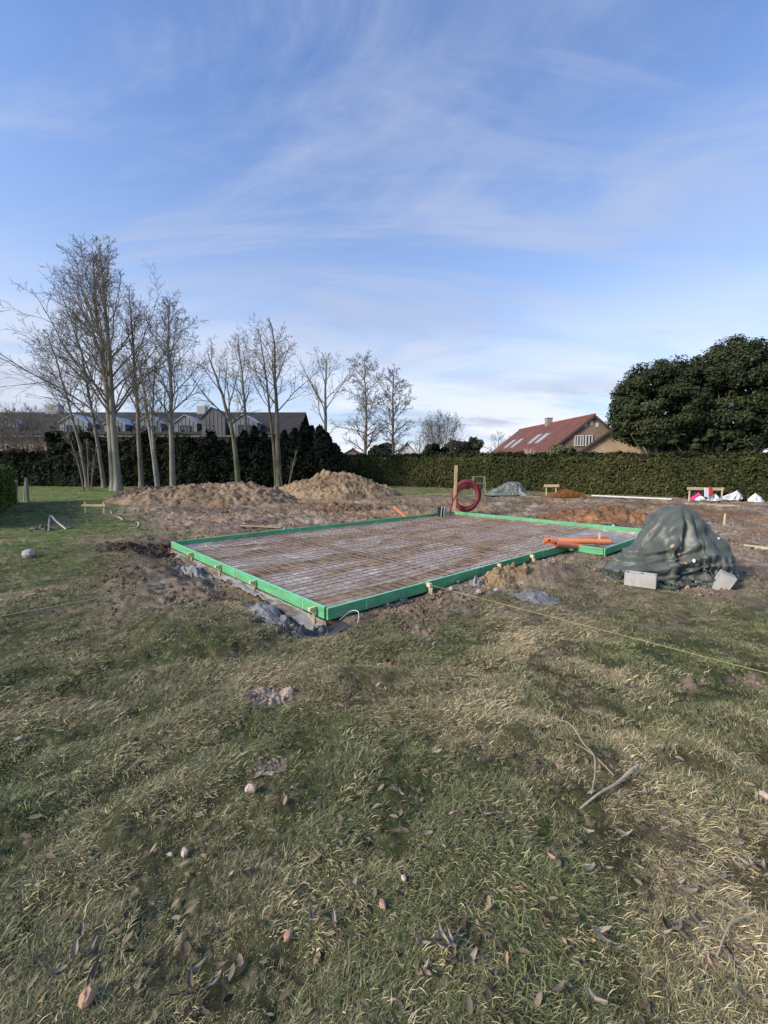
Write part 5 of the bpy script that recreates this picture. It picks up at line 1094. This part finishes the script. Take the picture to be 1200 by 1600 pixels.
def window(th, x0, x1, z0, z1, y, nx=2, frame='frame', out=-1, mull=.07, deep=False):
    g = MB(); w = .09; yy = y + out * .03
    for q in ((x0 + w / 2, (z0 + z1) / 2, w, z1 - z0), (x1 - w / 2, (z0 + z1) / 2, w, z1 - z0), ((x0 + x1) / 2, z0 + w / 2, x1 - x0 - 2 * w - .004, w), ((x0 + x1) / 2, z1 - w / 2, x1 - x0 - 2 * w - .004, w)): g.box((q[0], yy, q[1]), (q[2], .08, q[3]))
    for k in range(1, nx): g.box((x0 + (x1 - x0) * k / nx, yy, (z0 + z1) / 2), (mull, .06, z1 - z0 - 2 * w - .004))
    f = g.part('window', M[frame], th)
    for k in range(nx):
        g = MB(); a, b = x0 + (x1 - x0) * k / nx, x0 + (x1 - x0) * (k + 1) / nx; g.box(((a + b) / 2, y + out * .012, (z0 + z1) / 2), (b - a - .02, .02, z1 - z0 - .02)); g.part('pane', M['glass'], th if deep else f)
    return f
a, b = dep(897, 697, Yn), dep(912, 680, Yn); window(hA, a[0], b[0], a[2], b[2], Yn, 3, 'frame', -1, .12)
a, b = dep(914, 697, Yn), dep(926, 680, Yn); window(hA, a[0], b[0], a[2], b[2], Yn, 2, 'frame', -1, .12)
for px, py in ((915, 664), (924, 661), (933, 664)): p = dep(px, py, Yn); g = MB(); g.box((p[0], Yn - .015, p[2]), (.28, .03, .34), None, .008); g.part('vent', M['frame'], hA)
for s_, xx in ((-1, xl - .25), (1, xr + .25)):
    g = MB(); g.beam((ax, Yn - .17, az + .03), (xx, Yn - .17, sl(xx) + .03), .04, .2, .004); g.part('verge_board', M['verge'], hA)
Yn, Yf = 31.5, 36.5; ax2 = dep(1012, 634, Yn)[0]; az2 = zpx(634, Yn); xl2 = dep(899, 712, Yn)[0]; ze2 = zpx(711, Yn)
hB, sl2 = gable_house('light tan brick house gable partly hidden by the evergreen trees', (ax2, az2), xl2, 2 * ax2 - xl2, ze2, Yn, Yf, M['bricktan'], M['tile'], skew=.56)
for xx in (xl2 - .25, 2 * ax2 - xl2 + .25): g = MB(); g.beam((ax2, Yn - .17, az2 + .02), (xx, Yn - .17, (sl2(xx) if xx < ax2 else sl2(2 * ax2 - xx)) + .02), .05, .16, .004); g.part('verge_board', M['verge'], hB)
# small houses far off
def farhouse(label, px, Y, wpx, pyr, pye, wall, roof, ly=8):
    c = dep(px, pyr, Y); w = wpx / FPX * Y; gable_house(label, (c[0], c[2]), c[0] - w / 2, c[0] + w / 2, zpx(pye, Y), Y, Y + ly, wall, roof, 'far houses')
farhouse('far white gabled house seen through the pair of bare trees', 636, 72, 32, 693, 711, M['frame'], M['slate'])
farhouse('far grey roofed house behind the hedge start', 551, 66, 40, 702, 713, M['render'], M['zincdark'])
farhouse('far pale house behind the rounded bush', 728, 70, 40, 702, 712, M['frame'], M['slate'])

# long building with a slate mansard and zinc dormers, far left
Yw = 46.0; xL, xR = dep(-120, 700, Yw)[0], dep(466, 700, Yw)[0]; zE = zpx(683, Yw); Yr = 51.0; zR = zpx(646, Yr); z0 = .0
lb = thing('long_building', 'long cream building with dark slate roof and grey zinc dormers behind the trees', 'building', ((xL + xR) / 2, Yw, z0))
g = MB(); g.box(((xL + xR) / 2, Yw + 5, (zE + z0) / 2), (xR - xL, 10, zE - z0)); g.part('wall', M['render'], lb)
g = MB(); g.box(((xL + xR) / 2, Yw - .25, zE + .06), (xR - xL + .4, .7, .2), None, .01); g.part('gutter', M['zincdark'], lb)
slabroof('roof', (xL, Yw - .1, zE + .17), (xR, Yw - .1, zE + .17), (xR, Yr, zR), (xL, Yr, zR), .15, M['slate'], lb)
slabroof('roof', (xL, 2 * Yr - Yw, zE + .17), (xR, 2 * Yr - Yw, zE + .17), (xR, Yr, zR + .003), (xL, Yr, zR + .003), .15, M['slate'], lb)
a, b = dep(57, 705, Yw), dep(67, 697, Yw); window(lb, a[0], b[0], a[2], b[2], Yw, 1, 'framedark')
for px in (10, 96, 140): a, b = dep(px, 708, Yw), dep(px + 12, 694, Yw); window(lb, a[0], b[0], a[2], b[2], Yw, 2, 'frame')
def dormer(px0, px1, pyp, Y, zb=None, win=True, dark=False, pk=.5):
    x0, x1 = dep(px0, 680, Y)[0], dep(px1, 680, Y)[0]; zb = zE + .15; zp = zpx(pyp, Y); zs = zb + (zp - zb) * .62; xm = x0 + (x1 - x0) * pk; Yb = Yr
    ft = MB(); ft.add([(x0, Y, zb), (x1, Y, zb), (x1, Y, zs), (xm, Y, zp), (x0, Y, zs), (x0, Yb, zb), (x1, Yb, zb), (x1, Yb, zs), (xm, Yb, zp), (x0, Yb, zs)], [(0, 1, 2, 3, 4), (1, 6, 7, 2), (5, 0, 4, 9), (9, 8, 7, 6, 5)])
    d_ = ft.part('dormer', M['zincdark' if dark else 'zinc'], lb)
    for q in ((x0, zs), (x1, zs)):
        e = (q[0] + (-.12 if q[0] == x0 else .12), q[1] - .05); slabroof('dormer_roof', (e[0], Y - .12, e[1]), (e[0], Yb, e[1]), (xm, Yb, zp + .02), (xm, Y - .12, zp + .02), .07, M['zincdark' if dark else 'zinclight'], d_)  # paler zinc on dormer roofs, the sky's reflection put into the colour
    for k in range(1, 6): x = x0 + (x1 - x0) * k / 6; zt_ = zs + (zp - zs) * (1 - abs(x - xm) / max(abs((x0 if x < xm else x1) - xm), .1)); g = MB(); g.box((x, Y - .02, (zb + zt_) / 2), (.035, .04, zt_ - zb - .06)); g.part('seam', M['zinc'], d_)
    if win: w = (x1 - x0); window(d_, x0 + w * .26, x0 + w * .72, zb + .12, zb + (zp - zb) * .52, Y - .05, 3, 'framedark', -1, .06, True)
Yd = 46.4
for px0, px1, pyp in ((-4, 30, 652), (94, 138, 648), (164, 196, 652), (213, 252, 649), (273, 308, 649)): dormer(px0, px1, pyp, Yd)
dormer(316, 352, 637, 45.6, win=False, dark=True, pk=.45); dormer(362, 402, 648, 45.8, dark=False)
g = MB(); p = dep(86, 644, Yr); g.box((p[0], Yr, zR + .4), (1.6, 1.0, 1.3), None, .02); g.part('chimney', M['concrete'], lb)
g = MB(); p = dep(317, 644, Yr); g.box((p[0], Yr, zR + .3), (1.0, 1.0, 1.1), None, .02); g.part('chimney', M['concrete'], lb)
p = dep(80, 660, 48.6); g = MB(); g.box((p[0], 48.6, zE + .17 + (zR - zE - .17) * (48.6 - Yw) / (Yr - Yw) + .13), (1.1, .9, .06), (math.atan2(zR - zE, Yr - Yw), 0, 0)); g.part('skylight', M['zinclight'], lb)

# ================================================================== SMALL FOREGROUND THINGS
flexpipe([(905, 1272), (935, 1256), (962, 1240), (985, 1224), (996, 1217)], [.003, .0055, .0065, .0075, .008], M['stick'], 'thick pale dead stick lying in the near grass at right', name='dead_stick', cat='stick', zs=[.02, .03, .035, .04, .05])
flexpipe([(868, 1128), (890, 1150), (912, 1180), (927, 1205), (928, 1235), (923, 1258)], [.003, .0035, .004, .004, .0035, .003], M['stick'], 'thin curved pale twig above the thick stick', name='dead_twig', cat='stick', zs=[.03, .05, .06, .06, .05, .03])
flexpipe([(898, 1170), (925, 1200), (958, 1232)], [.002, .003, .003], M['stick'], 'straight thin twig crossing the curved twig', name='dead_twig', cat='stick', zs=[.03, .05, .04])
flexpipe([(1120, 1500), (1140, 1460), (1175, 1440)], [.002, .003, .002], M['stick'], 'tiny twig near the bottom right corner', name='dead_twig', cat='stick', zs=[.03, .04, .03])
flexpipe([(530, 968), (548, 963), (560, 966), (559, 976)], .004, M['white'], 'thin white cable end curling out at the near formwork corner', name='cable_end', cat='cable', zs=[.03, .05, .05, .02])
def stone(px, py, size, m, label, seed, sq=.6, group=None, name='stone', cat='stone'):
    r = np.random.default_rng(seed); g = MB(); n = 9; prof = [(0.3, -.5), (.8, -.3), (1, 0), (.82, .35), (.4, .5)]; th_ = np.arange(n) / n * 6.283; w = 1 + r.normal(0, .13, n); V = []
    for a, z in prof: V.append(np.stack([np.cos(th_) * a * w * size / 2, np.sin(th_) * a * w * size / 2 * .72, np.full(n, z * size * sq) + r.normal(0, .02 * size, n)], 1))
    V = np.concatenate(V); F = [(i * n + j, i * n + (j + 1) % n, i * n + n + (j + 1) % n, i * n + n + j) for i in range(4) for j in range(n)] + [tuple(range(4 * n, 5 * n)), tuple(range(n - 1, -1, -1))]
    p = G(px, py); a = r.uniform(0, 3.1); c, s = math.cos(a), math.sin(a); V = np.stack([V[:, 0] * c - V[:, 1] * s, V[:, 0] * s + V[:, 1] * c, V[:, 2]], 1) + p + np.array([0, 0, size * sq * .32 + .012])
    g.add(V, F); g.top(name, m, p, label, cat, group, False)
for i, (px, py, sz, mm, lb_) in enumerate([(289, 1339, .042, 'stone', 'pale cream stone in the dark grass at lower left'), (266, 1338, .022, 'stonegrey', 'small grey stone just left of the pale cream one'), (597, 1432, .034, 'leaftan', 'orange brown stone near the bottom centre'), (451, 1470, .036, 'leaftan', 'tan stone in a dark hollow left of the bottom centre'),
    (140, 1582, .055, 'leaftan', 'orange stone chip at the bottom left'), (631, 1392, .024, 'stone', 'small pinkish stone below the near grass centre'), (1196, 1246, .05, 'stone', 'pale stone at the right picture edge'), (30, 1161, .04, 'stone', 'pale chip of stone at the left picture edge'),
    (392, 1250, .06, 'stone', 'pinkish clod chip left of the single pale clod'), (748, 930, .10, 'stonegrey', 'whitish rubble lump by the yellow line'), (775, 928, .07, 'stonegrey', 'grey rubble lump right of the whitish one'), (705, 925, .08, 'stonegrey', 'pale grey chip lying under the yellow line near the front board'),
    (715, 912, .06, 'stonegrey', 'white splinter of rubble on the soil mound foot'), (1015, 1110, .03, 'stone', 'tiny pale pebble in the green grass at right'), (45, 873, .25, 'stonegrey', 'pale lump of clay in the grass at the left')]): stone(px, py, sz, M[mm], lb_, 200 + i)
def leaf_mesh(L, W, curl, seed, m):
    r = np.random.default_rng(seed); n = 6; V = []; F = []
    for i in range(n):
        t = i / (n - 1); w = W / 2 * math.sin(math.pi * min(.97, max(.06, t)) ** .85) + .0006; z = curl * L * (t - .5) ** 2 * 2 + r.normal(0, .002); x = (t - .5) * L; k = curl * W * .8
        V += [(x, -w, z + k * r.uniform(.4, 1.2)), (x, 0, z), (x, w, z + k * r.uniform(.4, 1.2))]
    for i in range(n - 1):
        for j in (0, 1): F.append((i * 3 + j, i * 3 + 3 + j, i * 3 + 4 + j, i * 3 + 1 + j))
    V = np.array(V); V2 = np.concatenate([V, V - np.array([0, 0, .0012])]); k = len(V)
    loop = [i * 3 for i in range(n)] + [(n - 1) * 3 + 1] + [i * 3 + 2 for i in range(n - 1, -1, -1)] + [1]
    F2 = F + [tuple(q + k for q in f[::-1]) for f in F] + [(loop[(i + 1) % len(loop)], loop[i], loop[i] + k, loop[(i + 1) % len(loop)] + k) for i in range(len(loop))]
    g = MB(); g.add(V2, F2); return g.mesh('dead_leaf', M[m], (0, 0, 0), True)
LM = [leaf_mesh(.075, .026, .35, 1, 'leaf'), leaf_mesh(.085, .028, .2, 2, 'leafpale'), leaf_mesh(.07, .034, .5, 3, 'leaf'), leaf_mesh(.062, .03, .3, 4, 'leaftan'), leaf_mesh(.09, .026, .6, 5, 'leafpale'), leaf_mesh(.06, .022, .4, 6, 'leaf')]
clusters = [(535, 1432, 9), (692, 1495, 8), (905, 1345, 10), (1050, 1385, 10), (1075, 1465, 8), (1045, 1255, 6), (880, 1515, 8), (330, 1545, 7), (115, 1515, 8), (935, 1195, 4), (840, 1210, 4), (585, 1160, 4), (515, 1215, 3), (700, 1195, 4), (690, 1330, 4), (790, 1520, 4), (1130, 1310, 7), (1160, 1350, 7), (275, 1240, 3), (210, 1450, 3), (965, 1500, 3), (600, 1250, 3), (760, 1300, 4), (720, 1545, 4), (560, 1010, 4), (820, 1060, 4), (1000, 1345, 4)]
DL = {0: 'curled grey brown dead leaf in the near grass', 1: 'flat silvery dead leaf in the near grass', 2: 'broad curled brown dead leaf in the near grass', 3: 'tan dead leaf in the near grass', 4: 'strongly curled silvery dead leaf in the near grass', 5: 'small narrow brown dead leaf in the near grass'}
rl = np.random.default_rng(77)
for px, py, n in clusters:
    c = at(px, py)
    for i in range(n):
        k = int(rl.choice([0, 0, 1, 2, 3, 4, 4, 5])); x, y = c[0] + rl.normal(0, .055), c[1] + rl.normal(0, .045); o = link('dead_leaf', LM[k], None, (x, y, gz(x, y) + rl.uniform(.018, .036)), (rl.normal(0, .28), rl.normal(0, .25), rl.uniform(0, 6.28))); s_ = rl.uniform(.36, .72); o.scale = (s_,) * 3
        zone = ('at the bottom edge, ' if py > 1480 else 'low in the picture, ' if py > 1300 else 'in the middle distance, ') + ('far left' if px < 300 else 'left of centre' if px < 560 else 'near the centre' if px < 780 else 'right of centre' if px < 1000 else 'far right'); tag(o, DL[k].replace('in the near grass', 'in the grass ' + zone), 'dead leaf', 'dead leaves in the grass')
# finer litter nobody could count
def litter():
    r = np.random.default_rng(5); n = 2600; a = np.radians(r.uniform(-52, 52, n)); R0 = np.exp(r.uniform(math.log(.7), math.log(9), n)); x = np.sin(a) * R0; y = np.cos(a) * R0
    k = (slabd(x, y) > .1) & (r.random(n) < np.minimum(1, R0 / 2.0)); x, y, R0 = x[k], y[k], R0[k]; m = len(x); z = ground_h(x, y) + r.uniform(.012, .03, m); C = np.stack([x, y, z], 1)
    az = r.uniform(0, 6.283, m); L = r.uniform(.009, .024, m) * (1 + .06 * R0); W = L * r.uniform(.30, .5, m); pit = r.normal(0, .25, m); rol = r.normal(0, .25, m); cup = r.uniform(.1, .5, m) * W
    f = np.stack([np.cos(az) * np.cos(pit), np.sin(az) * np.cos(pit), np.sin(pit)], 1); q = np.stack([-np.sin(az) * np.cos(rol), np.cos(az) * np.cos(rol), np.sin(rol)], 1); up_ = np.cross(f, q)
    pt = lambda a, b, c: C + f * (a * L)[:, None] + q * (b * W)[:, None] + up_ * (c * cup)[:, None]
    V = np.stack([pt(-1, 0, .3), pt(-.35, .85, 1), pt(.35, .8, 1), pt(1, 0, .5), pt(.35, -.8, 1), pt(-.35, -.85, 1)], 1).reshape(-1, 3); i6 = np.arange(m)[:, None] * 6
    F = np.concatenate([i6 + np.array([0, 3, 2, 1]), i6 + np.array([0, 5, 4, 3])])
    o = link('leaf_litter', mesh_np('leaf_litter', V, F, M['litter'])); tag(o, 'small scraps of dead leaf scattered through the grass', 'leaf litter', kind='stuff')
litter()
